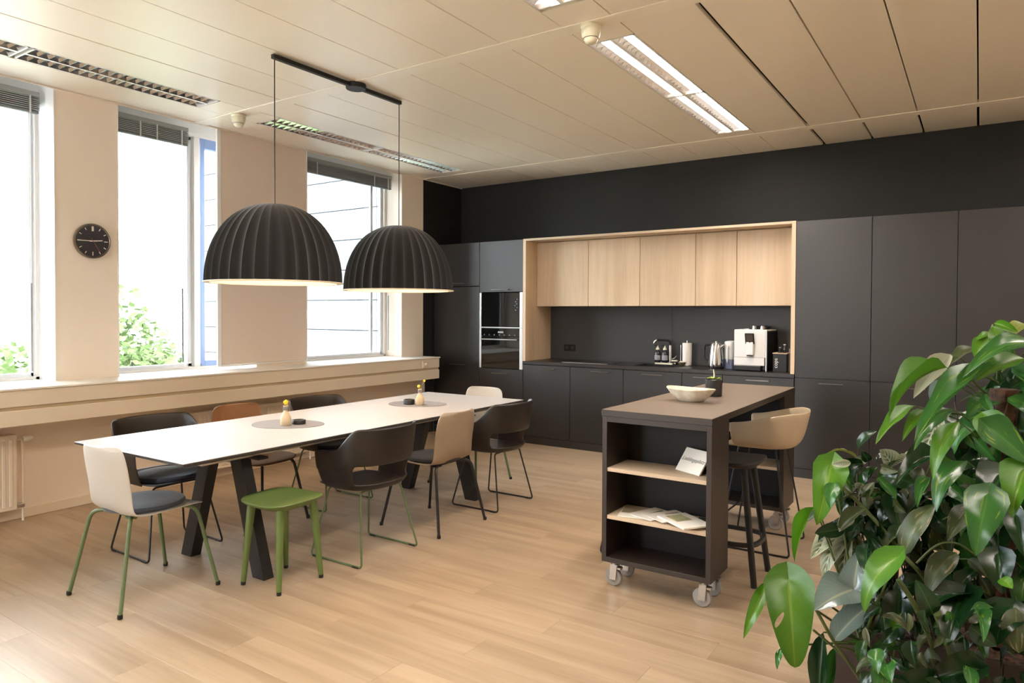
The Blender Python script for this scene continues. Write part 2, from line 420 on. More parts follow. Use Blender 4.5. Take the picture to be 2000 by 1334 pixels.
# windows: frame, pane, blind
def window(i, a, b, sash=True):
    root = bpy.data.objects.new('window_%d' % (i+1), None); col.objects.link(root); root.location = (XG, (a+b)/2, 1.0); struct(root)
    at = root.location
    f = B(); t = .022
    f.box(XG-.03, XG+.03, a+.006, a+.006+t, .985, 3.215); f.box(XG-.03, XG+.03, b-.006-t, b-.006, .985, 3.215)
    f.box(XG-.03, XG+.03, a, b, .985, 1.02); f.box(XG-.03, XG+.03, a, b, 3.19, 3.23)
    f.build('window_frame', 'frame_white', root, at=at)
    s = B(); t2 = .024; a2, b2 = a+.006+t, b-.006-t
    s.box(XG-.05, XG-.012, b2-t2, b2, 1.02, 3.19, bev=.004); s.box(XG-.05, XG-.012, a2, a2+t2, 1.02, 3.19, bev=.004)
    s.box(XG-.05, XG-.012, a2, b2, 1.02, 1.05); s.box(XG-.05, XG-.012, a2, b2, 3.16, 3.19)
    if i == 4: s.box(XG-.07, XG-.05, b2-.16, b2-.12, 1.02, 3.19)
    if i == 3:
        m0, m1 = onx(379, 500, XG+.03).y, onx(391, 500, XG+.03).y
        f2 = B(); f2.box(XG-.03, XG+.03, m0, m1, 1.02, 3.19, bev=.004); f2.build('mullion', 'frame_white', root, at=at)
        s.box(XG-.05, XG-.012, m0-.04, m0, 1.02, 3.19, bev=.004)
    s.build('sash', 'sash_pale', root, at=at)
    B().box(XG-.028, XG-.022, a2+.01, b2-.01, 1.03, 3.18).build('pane', 'glass_pane', root, at=at)
# blinds: raised venetian stack
def blind(i, a, b):
    if i == 3: b = 3.72
    root = thing('venetian_blind', ['', '', 'grey venetian blind raised at the top of the leftmost window',
        'grey venetian blind raised in the window right of the clock', 'grey venetian blind raised in the window facing the white facade'][i] if i > 1 else 'grey venetian blind raised out of view left of the clock',
        'blind', (XW-.14, (a+b)/2, 3.05), group='raised venetian blinds')
    at = root.location; X0 = XW-.165
    bx(X0, X0+.045, a+.01, b-.05, 3.175, 3.215, bev=.004).build('head_rail', 'blind_grey', root, at=at)
    s0 = None; k = 0; z = 3.165
    while z > 3.075:
        o = bx(-.022, .022, -(b-a-.06)/2, (b-a-.06)/2, -.0012, .0012)
        if s0 is None:
            s0 = o.build('slat', 'blind_grey', root)
            q = s0
        else: q = s0.copy(); col.objects.link(q)
        q.location = (X0+.022-at.x, -.02, z-at.z); q.rotation_euler = (0, .25*((k % 2)*2-1)*.4, 0); z -= .0075; k += 1
    bx(X0+.002, X0+.042, a+.015, b-.055, 3.050, 3.068, bev=.003).build('bottom_rail', 'blind_dark', root, at=at)
    for yy in (a+.25, b-.35, b-.12): bx(X0+.043, X0+.0455, yy, yy+.012, 3.05, 3.18).build('tape', 'blind_tape', root, at=at)
    B().tube([(X0+.05, b-.12, 3.05), (X0+.05, b-.12, 1.75)], .002, 6).build('cord', 'frame_white', root, at=at)
    bx(X0+.044, X0+.056, b-.126, b-.114, 1.08, 1.75).build('wand', 'blind_grey' if i != 3 else 'blind_dark', root, at=at)
mat('blind_grey', (.34, .36, .36), .5); mat('blind_dark', (.16, .18, .18), .5); mat('blind_tape', (.6, .62, .62), .6)
for i, (a, b) in enumerate(WINS):
    window(i, a, b)
    if i >= 2: blind(i, a, b)
# open blue jamb profile beside the right edge of the second window, and the pin board pier
jb = thing('window_jamb', 'blue painted vertical casement profile in the window right of the clock', 'window frame', (XG, 3.80, 1.0))
j0, j1 = onx(392.5, 500, XG+.02).y, onx(400, 500, XG+.02).y
bx(XG-.03, XG+.02, j0, j1, 1.0, 3.19, bev=.003).build('profile', 'frame_blue', jb, at=jb.location)
bx(XG-.03, XG+.02, j1, 4.24, 1.0, 1.07, bev=.003).build('rail', 'frame_blue', jb, at=jb.location)
bx(XG-.03, XG+.02, j1, 4.24, 3.10, 3.19, bev=.003).build('rail', 'frame_blue', jb, at=jb.location)
pb = thing('wall_panel', 'tall beige fabric panel with pale edge profiles between two windows', 'panel', (XW, 4.38, 1.0))
bx(XW, XW+.018, 3.905, 4.895, 1.045, 3.2315, bev=.003).build('panel', 'panel_beige' if mat('panel_beige', (.72, .61, .53), .8) else '', pb, at=pb.location)
for ya, yb in ((3.862, 3.902), (4.896, 4.906)): bx(XW, XW+.022, ya, yb, 1.03, 3.2315, bev=.003).build('edge_profile', 'frame_white', pb, at=pb.location)
bx(XW, XW+.022, 3.905, 4.895, 1.025, 1.043, bev=.003).build('edge_profile', 'sill_white', pb, at=pb.location)
# sill board and cable duct (parapet casing)
sl = B().box(XG+.03, -5.52, YN, 6.66, .985, 1.0, bev=.003)
struct(sl.build('trim_7', 'sill_white'))
du = thing('cable_duct', 'cream parapet duct with a long groove running under the window sill', 'duct', (-5.7, 1.6, .735))
at = du.location
bx(XW+.001, -5.53, YN, 6.65, .870, .984, bev=.004).build('duct_cover', 'trim_cream', du, at=at)
bx(XW+.001, -5.545, YN, 6.648, .845, .870).build('groove', 'duct_groove' if mat('duct_groove', (.52, .42, .28), .6) else '', du, at=at)
bx(XW+.001, -5.53, YN, 6.65, .735, .845, bev=.004).build('duct_cover', 'trim_cream', du, at=at)
so = thing('wall_socket', 'cream socket on the right end of the parapet duct', 'socket', (-5.53, 6.37, .92))
bx(-.0, .014, -.045, .045, -.045, .045, bev=.005).build('plate', 'trim_cream', so)
B().lathe([(0, .016), (.02, .016), (.022, .030), (.015, .045), (0, .047)], 16, M=Matrix.Rotation(PI/2, 4, 'Y')).build('plug', 'trim_cream', so, smooth=True)
# radiators
def radiator(y0, y1, label, grp=True):
    r = thing('radiator', label, 'radiator', (-5.83, (y0+y1)/2, .09)); at = r.location
    bx(-5.885, -5.80, y0, y1, .09, .64, bev=.008).build('body', 'rad_white', r, at=at)
    n = int((y1-y0)/.045); f = B()
    for k in range(n):
        yy = y0+.03+k*.045
        f.box(-5.80, -5.792, yy, yy+.026, .12, .61, bev=.004)
    f.build('ribs', 'rad_white', r, at=at)
    B().tube(fillet([(-5.82, y1-.01, .60), (-5.82, y1+.04, .60), (-5.82, y1+.04, .0)], .02), .009, 8).build('pipe', 'rad_white', r, smooth=True, at=at)
    B().lathe([(0, 0), (.018, 0), (.022, .01), (.022, .05), (.015, .06), (0, .06)], 14, M=Matrix.Translation((-5.82, y1+.045, .60)) @ Matrix.Rotation(-PI/2, 4, 'X')).build('valve', 'sill_white', r, smooth=True, at=at)
    bx(-5.84, -5.80, y1, y1+.05, .10, .13, bev=.006).build('bracket', 'steel', r, at=at)
mat('rad_white', (.78, .70, .60), .4)
radiator(.9, 2.20, 'cream panel radiator at the left edge of the room')
radiator(3.45, 4.85, 'cream panel radiator behind the long table')
# clock
ck = thing('wall_clock', 'round black wall clock with white marks on the cream pier', 'clock', (XW, 2.763, 2.097))
RY = Matrix.Rotation(PI/2, 4, 'Y')
B().lathe([(0, 0), (.134, 0), (.138, .01), (.138, .03), (.130, .034), (.126, .028), (0, .028)], 48, M=RY).build('case', 'clock_rim', ck, smooth=True)
B().lathe([(0, .0285), (.124, .0285), (.124, .030), (0, .030)], 48, M=RY).build('face', 'clock_face', ck)
for h in range(12):
    mk = B()
    an = h*PI/6; w2 = .0075 if h == 0 else .0028; l0, l1 = (.078, .116) if h == 0 else ((.086, .116) if h % 3 == 0 else (.096, .116))
    M_ = Matrix.Rotation(an, 4, 'X')
    mk.box(.030, .0312, -w2, w2, l0, l1, M=M_); mk.build('hour_mark', 'mark_white', ck)
def hand(ang, l, wd, nm, mt, x):   # angle clockwise from 12 seen from inside the room (+X looking -X): +Y is to the right
    B().box(x, x+.0012, -wd, wd, -.025, l, M=Matrix.Rotation(-ang, 4, 'X')).build(nm, mt, ck)
hand(math.radians(84), .074, .0035, 'hour_hand', 'mark_white', .032)
hand(math.radians(269), .115, .0028, 'minute_hand', 'mark_white', .034)
hand(math.radians(149), .10, .0013, 'second_hand', 'hand_red', .036)
# ceiling
ce = struct(bx(XW+.02, XR, YN, YB, 3.42, 3.6).build('ceiling', 'plenum_black'))
JX = [-5.862, -5.44, -5.12, -4.68, -4.265, -3.835, -3.405, -2.965, -2.535, -2.09, -1.77, -1.31, -.88, -.455, -.033, .40, .83, 1.24, 1.56, 1.98, 2.41, 2.85, XR]
GAP = {11: .028, 3: .010, 14: .008, 12: .009, 13: .008}
LAMPX = {1, 9, 17}
RAILS = [(-2.56, -2.44), (.54, .66), (3.64, 3.76), (6.74, 6.86)]
SEG = [(YN, -2.56), (-2.44, .54), (.66, 3.64), (3.76, 6.74), (6.86, YB)]
for k, (ya, yb) in enumerate(SEG):
    for j in range(len(JX)-1):
        ga = GAP.get(j, .003)/2+.0005; gb = GAP.get(j+1, .003)/2+.0005
        if k == 4 and j in (12, 13, 14): ga = .009
        if k == 4 and j+1 in (12, 13, 14): gb = .009
        x0, x1 = JX[j]+ga, JX[j+1]-gb
        if j in LAMPX and k in (2, 3):
            l = .20 if k != 2 else .215       # blank plates at both ends of the lamp strip
            bx(x0, x1, ya, ya+l, ZC, ZC+.03).build('ceiling_panel', 'ceiling_metal', ce)
            bx(x0, x1, yb-(.24 if k == 2 else .15), yb, ZC, ZC+.03).build('ceiling_panel', 'ceiling_metal', ce)
            continue
        bx(x0, x1, ya+.001, yb-.001, ZC, ZC+.03, bev=.002).build('ceiling_panel', 'ceiling_metal', ce)
for ya, yb in RAILS: bx(XW+.02, XR, ya+.001, yb-.001, ZC-.004, ZC+.03, bev=.002).build('ceiling_rail', 'ceiling_rail', ce)
# louvred light fittings
blade_src = {}
def fitting(x0, x1, ya, yb, lit, label, grp):
    r = thing('louvre_light', label, 'ceiling light', ((x0+x1)/2, (ya+yb)/2, ZC), group=grp); at = r.location
    h = B(); z0, z1 = ZC, ZC+.10
    h.box(x0, x0+.012, ya, yb, z0, z1); h.box(x1-.012, x1, ya, yb, z0, z1); h.box(x0, x1, ya, ya+.012, z0, z1); h.box(x0, x1, yb-.012, yb, z0, z1)
    h.box(x0, x1, ya, yb, z1, z1+.01)
    h.build('housing', 'louvre_white', r, at=at)
    cx = (x0+x1)/2; lanes = [(x0+.014, cx-.012), (cx+.012, x1-.014)]
    bx(cx-.012, cx+.012, ya+.012, yb-.012, z0, z0+.05).build('middle_bar', 'louvre_white', r, at=at)
    for a, b in lanes:
        s = B()     # parabolic reflectors either side of the lane
        for sx, dx in ((a, 1), (b, -1)):
            s.add([(sx, ya+.012, z0), (sx, yb-.012, z0), (sx+dx*.012, yb-.012, z0+.022), (sx+dx*.012, ya+.012, z0+.022), (sx+dx*.004, yb-.012, z0+.05), (sx+dx*.004, ya+.012, z0+.05)], [(0, 1, 2, 3), (3, 2, 4, 5)])
        s.build('reflector', 'louvre_white' if lit else 'louvre_chrome', r, at=at)
        if lit:      # bright tube cover on one side of the lane, blades on the other
            md_ = a+(b-a)*.52
            bx(md_+.004, b-.003, ya+.014, yb-.014, z0+.010, z0+.016, bev=.001).build('tube_cover', 'tube_lit', r, at=at)
            bx(md_, md_+.004, ya+.012, yb-.012, z0, z0+.05).build('divider', 'louvre_chrome', r, at=at)
            b = md_
        else:
            B().tube([((a+b)/2, ya+.03, z0+.075), ((a+b)/2, yb-.03, z0+.075)], .013, 8).build('tube', 'tube_off', r, smooth=True, at=at)
        wdt = b-a; n = 20; st = (yb-ya-.024)/n
        key = round(wdt, 3)
        for k in range(1, n):
            yy = ya+.012+k*st
            if key not in blade_src:
                bl = B(); hw = wdt/2
                bl.add([(-hw, 0, 0), (hw, 0, 0), (-hw, -.014, .035), (hw, -.014, .035), (-hw, .014, .035), (hw, .014, .035)],
                       [(0, 1, 3, 2), (1, 0, 4, 5), (2, 3, 5, 4), (0, 2, 4), (1, 5, 3)])
                o = bl.build('louvre_blade', 'louvre_chrome', r); blade_src[key] = o
            else:
                o = blade_src[key].copy(); col.objects.link(o); o.parent = r
            o.location = ((a+b)/2-at.x, yy-at.y, z0+.001-at.z)
    if 0:
        l = area('tube_light', (cx, (ya+yb)/2, z0+.0), (0, 0, 0), x1-x0-.06, yb-ya-.1, TUBE_POWER, TUBE_COL); l.parent = None
G1 = 'louvred ceiling lights over the windows side, off'
G2 = 'louvred ceiling lights over the island, lit'
X0, X1 = JX[1]+.004, JX[2]-.004
fitting(X0, X1, .88, 2.035, False, 'unlit louvred ceiling light cut by the left edge above the leftmost window', G1)
fitting(X0, X1, 2.06, 3.39, False, 'unlit louvred ceiling light above the clock pier', G1)
fitting(X0, X1, 3.97, 5.26, False, 'unlit louvred ceiling light behind the near pendant cable', G1)
fitting(X0, X1, 5.27, 6.57, False, 'unlit louvred ceiling light nearest the dark corner', G1)
X0, X1 = JX[9]+.004, JX[10]-.004
fitting(X0, X1, .88, 2.10, True, 'lit louvred ceiling light above the photographer', G2)
fitting(X0, X1, 2.11, 3.37, True, 'lit louvred ceiling light cut by the top edge of the photo', G2)
fitting(X0, X1, 3.97, 5.28, True, 'lit louvred ceiling light beside the smoke detector, nearer of the pair', G2)
fitting(X0, X1, 5.29, 6.57, True, 'lit louvred ceiling light nearest the kitchen, farther of the pair', G2)
X0, X1 = JX[17]+.004, JX[18]-.004
for ya, yb, lb in ((.88, 2.10, 'lit louvred ceiling light out of view right of the plants, rear'), (2.11, 3.37, 'lit louvred ceiling light out of view above the plants'), (3.97, 5.28, 'lit louvred ceiling light out of view beyond the plants'), (5.29, 6.57, 'lit louvred ceiling light out of view by the right tall cabinets')):
    fitting(X0, X1, ya, yb, True, lb, 'louvred ceiling lights outside the frame, lit')
# smoke detectors
for x, y, lb in ((-1.93, 3.705, 'cream smoke detector beside the lit ceiling light'), (-5.32, 3.70, 'cream smoke detector between the two unlit ceiling lights')):
    r = thing('smoke_detector', lb, 'smoke detector', (x, y, ZC-.004), group='smoke detectors on the ceiling rail')
    B().lathe([(0, 0), (.062, 0), (.062, -.012), (.054, -.022), (.058, -.030), (.055, -.060), (.046, -.075), (0, -.075)], 28).build('base', 'detector' if mat('detector', (.72, .68, .52), .5) else '', r, smooth=True)
    B().lathe([(.042, -.076), (.042, -.084), (.034, -.10), (.020, -.108), (0, -.109)], 28).build('cap', 'detector', r, smooth=True)
    B().lathe([(.040, -.0745), (.044, -.0745), (.044, -.0775), (.040, -.0775)], 28).build('slot', 'plastic_black', r)
# ================================================================= KITCHEN
def handle(p, x0, x1, z, at):
    h = B(); h.box(x0, x1, YF-.034, YF-.026, z-.005, z+.005, bev=.0015)
    for xx in (x0+.012, x1-.018): h.box(xx, xx+.008, YF-.027, YF-.001, z-.004, z+.004)
    h.build('handle', 'handle_black', p, at=at)
def door(root, x0, x1, z0, z1, m='laminate', y=YF, nm='door'):
    g = .0026
    return bx(x0+g, x1-g, y, y+.019, z0+g, z1-g, bev=.0015).build(nm, m, root, at=root.location)
def carcass(root, x0, x1, z0, z1, m='laminate', ya=YF+.021, yb=YB-.002, plinth=True, holes=()):
    c = B(); t = .018
    c.box(x0+.001, x0+t, ya, yb, z0, z1); c.box(x1-t, x1-.001, ya, yb, z0, z1)
    c.box(x0+t, x1-t, ya, yb, z0, z0+t); c.box(x0+t, x1-t, ya, yb, z1-t, z1); c.box(x0+t, x1-t, yb-.01, yb, z0+t, z1-t)
    for h in holes: c.box(x0+t, x1-t, ya, yb, h, h+t)
    c.build('body', m, root, at=root.location)
    if plinth: bx(x0+.0005, x1-.0005, YF+.004, YF+.02, 0, .084).build('plinth', m, root, at=root.location)
ZT = 2.42
def tall(x0, x1, label, split, hx, nm='tall_cabinet', low_handle=None):
    r = thing(nm, label, 'cabinet', ((x0+x1)/2, YF, 0)); carcass(r, x0, x1, .085, ZT-.002)
    return r
r = tall(-5.885, -5.15, 'tall dark cabinet in the corner by the window wall', 0, 0)
d = door(r, -5.885, -5.15, 1.877, ZT); handle(d, -5.60, -5.37, 1.915, r.location)
d = door(r, -5.885, -5.15, .087, 1.873); handle(d, -5.60, -5.36, .892, r.location)
r = tall(-5.15, -4.505, 'tall dark cabinet housing the two built-in ovens', 0, 0, 'oven_cabinet')
d = door(r, -5.15, -4.505, 1.797, ZT); handle(d, -4.95, -4.70, 1.828, r.location)
d = door(r, -5.15, -4.505, .087, .867, nm='drawer'); handle(d, -4.95, -4.71, .812, r.location)
# ovens
def oven(z0, z1, label, panel):
    x0, x1 = -5.147, -4.508
    r = thing('built_in_oven', label, 'oven', ((x0+x1)/2, YF-.004, z0), group='built-in ovens'); at = r.location
    bx(x0+.03, x1-.03, YF+.03, YF+.035, z0+.02, z1-.02).build('casing', 'plastic_black', r, at=at)
    for a, b in ((x0, x0+.030), (x1-.045, x1)): bx(a, b, YF-.004, YF+.02, z0, z1, bev=.002).build('side_trim', 'steel_trim', r, at=at)
    gx0, gx1 = x0+.031, x1-.046
    if panel:
        bx(gx0, gx1, YF-.004, YF+.015, z1-.105, z1-.006, bev=.0015).build('control_panel', 'oven_glass', r, at=at)
        bx(gx0, gx1, YF-.005, YF-.001, z1-.005, z1, ).build('trim_strip', 'steel_trim', r, at=at)
        d = bx(gx0, gx1, YF-.004, YF+.015, z0+.003, z1-.110, bev=.0015).build('door', 'oven_glass', r, at=at)
        bx(gx0+.25, gx0+.33, YF-.0045, YF-.004, z1-.065, z1-.045).build('display', 'oven_display' if mat('oven_display', (.35, .38, .4), .3) else '', r, at=at)
        kb = B()
        for i in range(7): kb.box(gx0+.04+i*.075, gx0+.052+i*.075, YF-.0047, YF-.004, z1-.095, z1-.083)
        kb.build('buttons', 'oven_display', r, at=at)
        h = B(); h.box(gx0+.01, gx1-.02, YF-.040, YF-.028, z1-.15, z1-.135, bev=.003)
        for xx in (gx0+.02, gx1-.05): h.box(xx, xx+.02, YF-.03, YF-.004, z1-.148, z1-.137)
        h.build('handle', 'steel', d, at=at)
    else:
        d = bx(gx0, gx1, YF-.004, YF+.015, z0+.006, z1-.002, bev=.0015).build('door', 'oven_glass', r, at=at)
        bx(gx0, gx1, YF-.005, YF-.001, z0, z0+.005).build('trim_strip', 'steel_trim', r, at=at)
        dots = B()
        for i, (dx, dz) in enumerate(((.02, 0), (0, -.03), (.015, -.055), (-.01, -.075), (.02, -.1), (0, -.13))): dots.box(gx1-.06+dx, gx1-.05+dx, YF-.0045, YF-.004, z1-.09+dz, z1-.08+dz)
        dots.build('display', 'oven_display', r, at=at)
oven(1.368, 1.793, 'black glass built-in oven, upper of the pair', False)
oven(.870, 1.366, 'black glass built-in oven with steel handle, lower of the pair', True)
# niche surround
ns = thing('niche_surround', 'light oak frame around the wall units and worktop', 'cabinet frame', (-2.97, YF, .975)); at = ns.location
bx(-4.503, -4.466, YF-.008, YB-.002, .976, ZT+.002).build('side_panel', 'oak_door', ns, at=at)
bx(-1.482, -1.445, YF-.008, YB-.002, .976, ZT+.002).build('side_panel', 'oak_door', ns, at=at)
o = bx(-4.465, -1.483, YF-.008, YB-.002, ZT-.022, ZT+.002).build('top_panel', 'oak_shelf', ns, at=at)
UX = [-4.465, -3.765, -3.125, -2.495, -2.065, -1.483]
lab = ['leftmost oak wall unit, beside the oven cabinet', 'second oak wall unit from the left', 'middle oak wall unit of the row of five', 'narrow oak wall unit, second from the right', 'rightmost oak wall unit, above the coffee machine']
for i in range(5):
    r = thing('wall_unit', lab[i], 'cabinet', ((UX[i]+UX[i+1])/2, 7.2, 1.625), group='oak wall units')
    carcass(r, UX[i], UX[i+1], 1.626, ZT-.024, 'oak_door', ya=7.221, plinth=False)
    door(r, UX[i], UX[i+1], 1.625, ZT-.03, 'oak_door', y=7.2)
sp = thing('backsplash', 'dark grey panel wall behind the worktop under the oak units', 'backsplash', (-2.97, YB-.01, .976)); at = sp.location
for a, b in ((-4.465, -2.876), (-2.874, -1.483)): bx(a, b, YB-.012, YB-.003, .976, 1.624, bev=.001).build('panel', 'splash_grey', sp, at=at)
# socket pair
so = thing('wall_socket', 'black double socket on the dark panel at the left end of the worktop', 'socket', (-4.19, YB-.012, 1.12))
for k in (-.04, .04):
    bx(k-.038, k+.038, -.01, 0, -.038, .038, bev=.003).build('plate', 'plastic_black', so)
    B().lathe([(0, 0), (.02, 0), (.02, -.003), (.017, -.003), (.017, .004), (0, .004)], 16, M=Matrix.Translation((k, -.012, 0)) @ Matrix.Rotation(PI/2, 4, 'X')).build('outlet', 'counter_dark', so)
# base units
BX = [-4.503, -3.865, -3.205, -2.545, -2.125, -1.447]
lab = ['dark base cabinet next to the oven cabinet', 'dark base cabinet, second from the oven cabinet', 'dark base cabinet under the sink', 'narrow dark base cabinet behind the potted plant', 'dark base cabinet under the coffee machine']
HX = [(-4.27, -4.05), (-3.60, -3.37), (-2.98, -2.745), (-2.42, -2.2), (-1.89, -1.67)]
for i in range(5):
    r = thing('base_cabinet', lab[i], 'cabinet', ((BX[i]+BX[i+1])/2, YF, 0), group='dark base cabinets under the worktop')
    carcass(r, BX[i], BX[i+1], .085, .935)
    d = door(r, BX[i], BX[i+1], .087, .935); handle(d, *HX[i], .897, r.location)
ct = thing('worktop', 'dark kitchen worktop running between the tall cabinets', 'worktop', (-2.97, YF, .938)); at = ct.location
c = B(); SX0, SX1, SY0, SY1 = -3.13, -2.70, 7.06, 7.40
c.box(-4.503, SX0, YF-.012, YB-.002, .938, .975, bev=.002); c.box(SX1, -1.447, YF-.012, YB-.002, .938, .975, bev=.002)
c.box(SX0, SX1, YF-.012, SY0, .938, .975); c.box(SX0, SX1, SY1, YB-.002, .938, .975)
c.build('slab', 'counter_dark', ct, at=at)
s = B(); s.box(SX0, SX1, SY0, SY1, .82, .825); s.box(SX0-.002, SX0+.008, SY0, SY1, .82, .978); s.box(SX1-.008, SX1+.002, SY0, SY1, .82, .978)
s.box(SX0, SX1, SY0-.002, SY0+.008, .82, .978); s.box(SX0, SX1, SY1-.008, SY1+.002, .82, .978)
s.build('sink', 'plastic_black', ct, at=at)
# glass hob
hb = thing('glass_hob', 'flat black glass hob set in the worktop left of the sink', 'hob', (-3.72, 7.24, .975)); at = hb.location
bx(-4.0, -3.42, 7.02, 7.46, .9755, .980, bev=.002).build('glass', 'oven_glass', hb, at=at)
B().box(-4.0, -3.42, 7.012, 7.019, .9755, .982).build('edge_strip', 'steel', hb, at=at)
# right hand tall cabinets
RX = [-1.445, -.803, -.157, .49, 1.14, 1.79]
lab = ['tall dark cabinet immediately right of the oak niche', 'tall dark cabinet, second right of the oak niche', 'tall dark cabinet behind the plant tops', 'tall dark cabinet at the right edge behind the plants', 'tall dark cabinet just outside the right edge']
for i in range(5):
    r = thing('tall_cabinet', lab[i], 'cabinet', ((RX[i]+RX[i+1])/2, YF, 0), group='tall dark cabinets right of the niche')
    carcass(r, RX[i], RX[i+1], .085, ZT-.002, holes=(.93,))
    door(r, RX[i], RX[i+1], .944, ZT); d = door(r, RX[i], RX[i+1], .087, .940)
    handle(d, RX[i]+.215, RX[i]+.425, .900, r.location)
# ================================================================= FURNITURE
def text_mesh(s, size, shear=0, extrude=.0004):
    c = bpy.data.curves.new('text', 'FONT'); c.body = s; c.size = size; c.shear = shear; c.extrude = extrude
    c.align_x = 'CENTER'; c.align_y = 'CENTER'
    o = bpy.data.objects.new('text', c); col.objects.link(o); bpy.context.view_layer.update()
    me = bpy.data.meshes.new_from_object(o); bpy.data.objects.remove(o); return me
def put_mesh(nm, me, mt, parent, M):
    me.transform(M); me.materials.clear(); me.materials.append(MATS[mt])
    o = bpy.data.objects.new(nm, me); col.objects.link(o); o.parent = parent; return o
# long table
TC = Vector((-3.855, 3.558, 0)); TRZ = math.radians(.9)
tb = thing('dining_table', 'long white-topped table on black slanted trestle legs', 'table', TC, TRZ)
TL, TW, TH = 3.20, 1.09, .775
t = B(); t.box(-TW/2, TW/2, -TL/2, TL/2, TH-.004, TH, bev=.001); t.build('tabletop', 'table_white', tb)
e = B()
n = [(-TW/2+.001, -TL/2+.001), (TW/2-.001, -TL/2+.001), (TW/2-.001, TL/2-.001), (-TW/2+.001, TL/2-.001)]
i2 = [(-TW/2+.035, -TL/2+.035), (TW/2-.035, -TL/2+.035), (TW/2-.035, TL/2-.035), (-TW/2+.035, TL/2-.035)]
e.add([(x, y, TH-.0045) for x, y in n]+[(x, y, TH-.014) for x, y in n]+[(x, y, TH-.028) for x, y in i2], [(0, 1, 2, 3), (11, 10, 9, 8)]+[(a, a+4, (a+1) % 4+4, (a+1) % 4) for a in range(4)]+[(a+4, a+8, (a+1) % 4+8, (a+1) % 4+4) for a in range(4)])
e.build('edge_band', 'table_edge', tb)
for x in (-.33, .33): bx(x-.03, x+.03, -TL/2+.22, TL/2-.22, TH-.075, TH-.029, bev=.003).build('rail', 'alu', tb)
for y in (-1.03, 1.02):
    bx(-.42, .42, y-.035, y+.035, TH-.09, TH-.076, bev=.002).build('cross_beam', 'leg_black', tb)
    for sx in (-1, 1):
        xb = .06+sx*.355; xt = .06+sx*.14
        q = B(); w2 = .052; dy = .034
        q.add([(xb-w2, y-dy, 0), (xb+w2, y-dy, 0), (xb+w2, y+dy, 0), (xb-w2, y+dy, 0), (xt-w2, y-dy, TH-.09), (xt+w2, y-dy, TH-.09), (xt+w2, y+dy, TH-.09), (xt-w2, y+dy, TH-.09)],
              [(0, 3, 2, 1), (4, 5, 6, 7), (0, 1, 5, 4), (1, 2, 6, 5), (2, 3, 7, 6), (3, 0, 4, 7)])
        q.build('leg', 'leg_black', tb)
# ---- side chair (four legs)
K = 1.05
def side_shell():
    prof = [(.222, .428, .150), (.215, .440, .192), (.18, .449, .214), (.10, .451, .226), (0, .447, .228), (-.09, .443, .224), (-.15, .448, .218), (-.19, .472, .212), (-.214, .52, .208), (-.228, .59, .207), (-.240, .66, .208), (-.252, .73, .206), (-.261, .785, .192), (-.263, .802, .150)]
    nu = 12; b = B(); vs = []
    for i, (y, z, W) in enumerate(prof):
        for j in range(nu+1):
            u = -1+2*j/nu; s = i/(len(prof)-1)
            bk = max(0, min(1, (s-.45)/.2))
            yy = y + .055*bk*abs(u)**2.2; zz = z + (1-bk)*(.012*abs(u)**3-.004)
            vs.append((u*W*K, yy*K, zz*K))
    fs = [(i*(nu+1)+j, i*(nu+1)+j+1, (i+1)*(nu+1)+j+1, (i+1)*(nu+1)+j) for i in range(len(prof)-1) for j in range(nu)]
    return b.add(vs, fs)
def pad_mesh(rx=.20, ry=.195, z=.452, t=.034, n=28, cy=.0):
    b = B(); ring = []; vs = []
    prof = [(0, t*.92), (.5, t*.97), (.85, t), (.96, t*.85), (1.0, t*.5), (.97, t*.15), (.9, 0), (0, 0)]
    b.lathe([(r, h) for r, h in prof], n)
    b.v = [(v[0]*rx*K, (v[1]*ry+cy)*K, (v[2]+z)*K) for v in b.v]
    return b
def side_chair(label, shell, leg, pad, loc, rz, group):
    r = thing('side_chair', label, 'chair', loc, rz, group)
    o = side_shell().build('shell', shell, r, smooth=True); subs(solid(o, .009), 1)
    if pad: pad_mesh(z=.449).build('cushion', pad, r, smooth=True)
    f = B()
    for sy in (-1, 1): f.tube([(-.15*K, sy*.125*K, .437*K), (.15*K, sy*.125*K, .437*K)], .010, 8)
    for sx in (-1, 1): f.box(sx*.11*K-.02, sx*.11*K+.02, -.15*K, .15*K, .428*K, .437*K, bev=.003)
    f.build('under_frame', leg, r, smooth=True)
    for sx in (-1, 1):
        for sy in (-1, 1):
            p = fillet([(sx*.10*K, sy*.12*K, .436*K), (sx*.19*K, sy*.175*K, .430*K), (sx*.252*K, sy*.255*K, .012)], .055, 6)
            l = B().tube(p, .0105, 10).build('leg', leg, r, smooth=True)
            B().lathe([(0, 0), (.012, 0), (.0135, .006), (.0125, .022), (0, .022)], 12, c=(sx*.2535*K, sy*.2565*K, 0)).build('foot', 'foot_black', l)
    return r
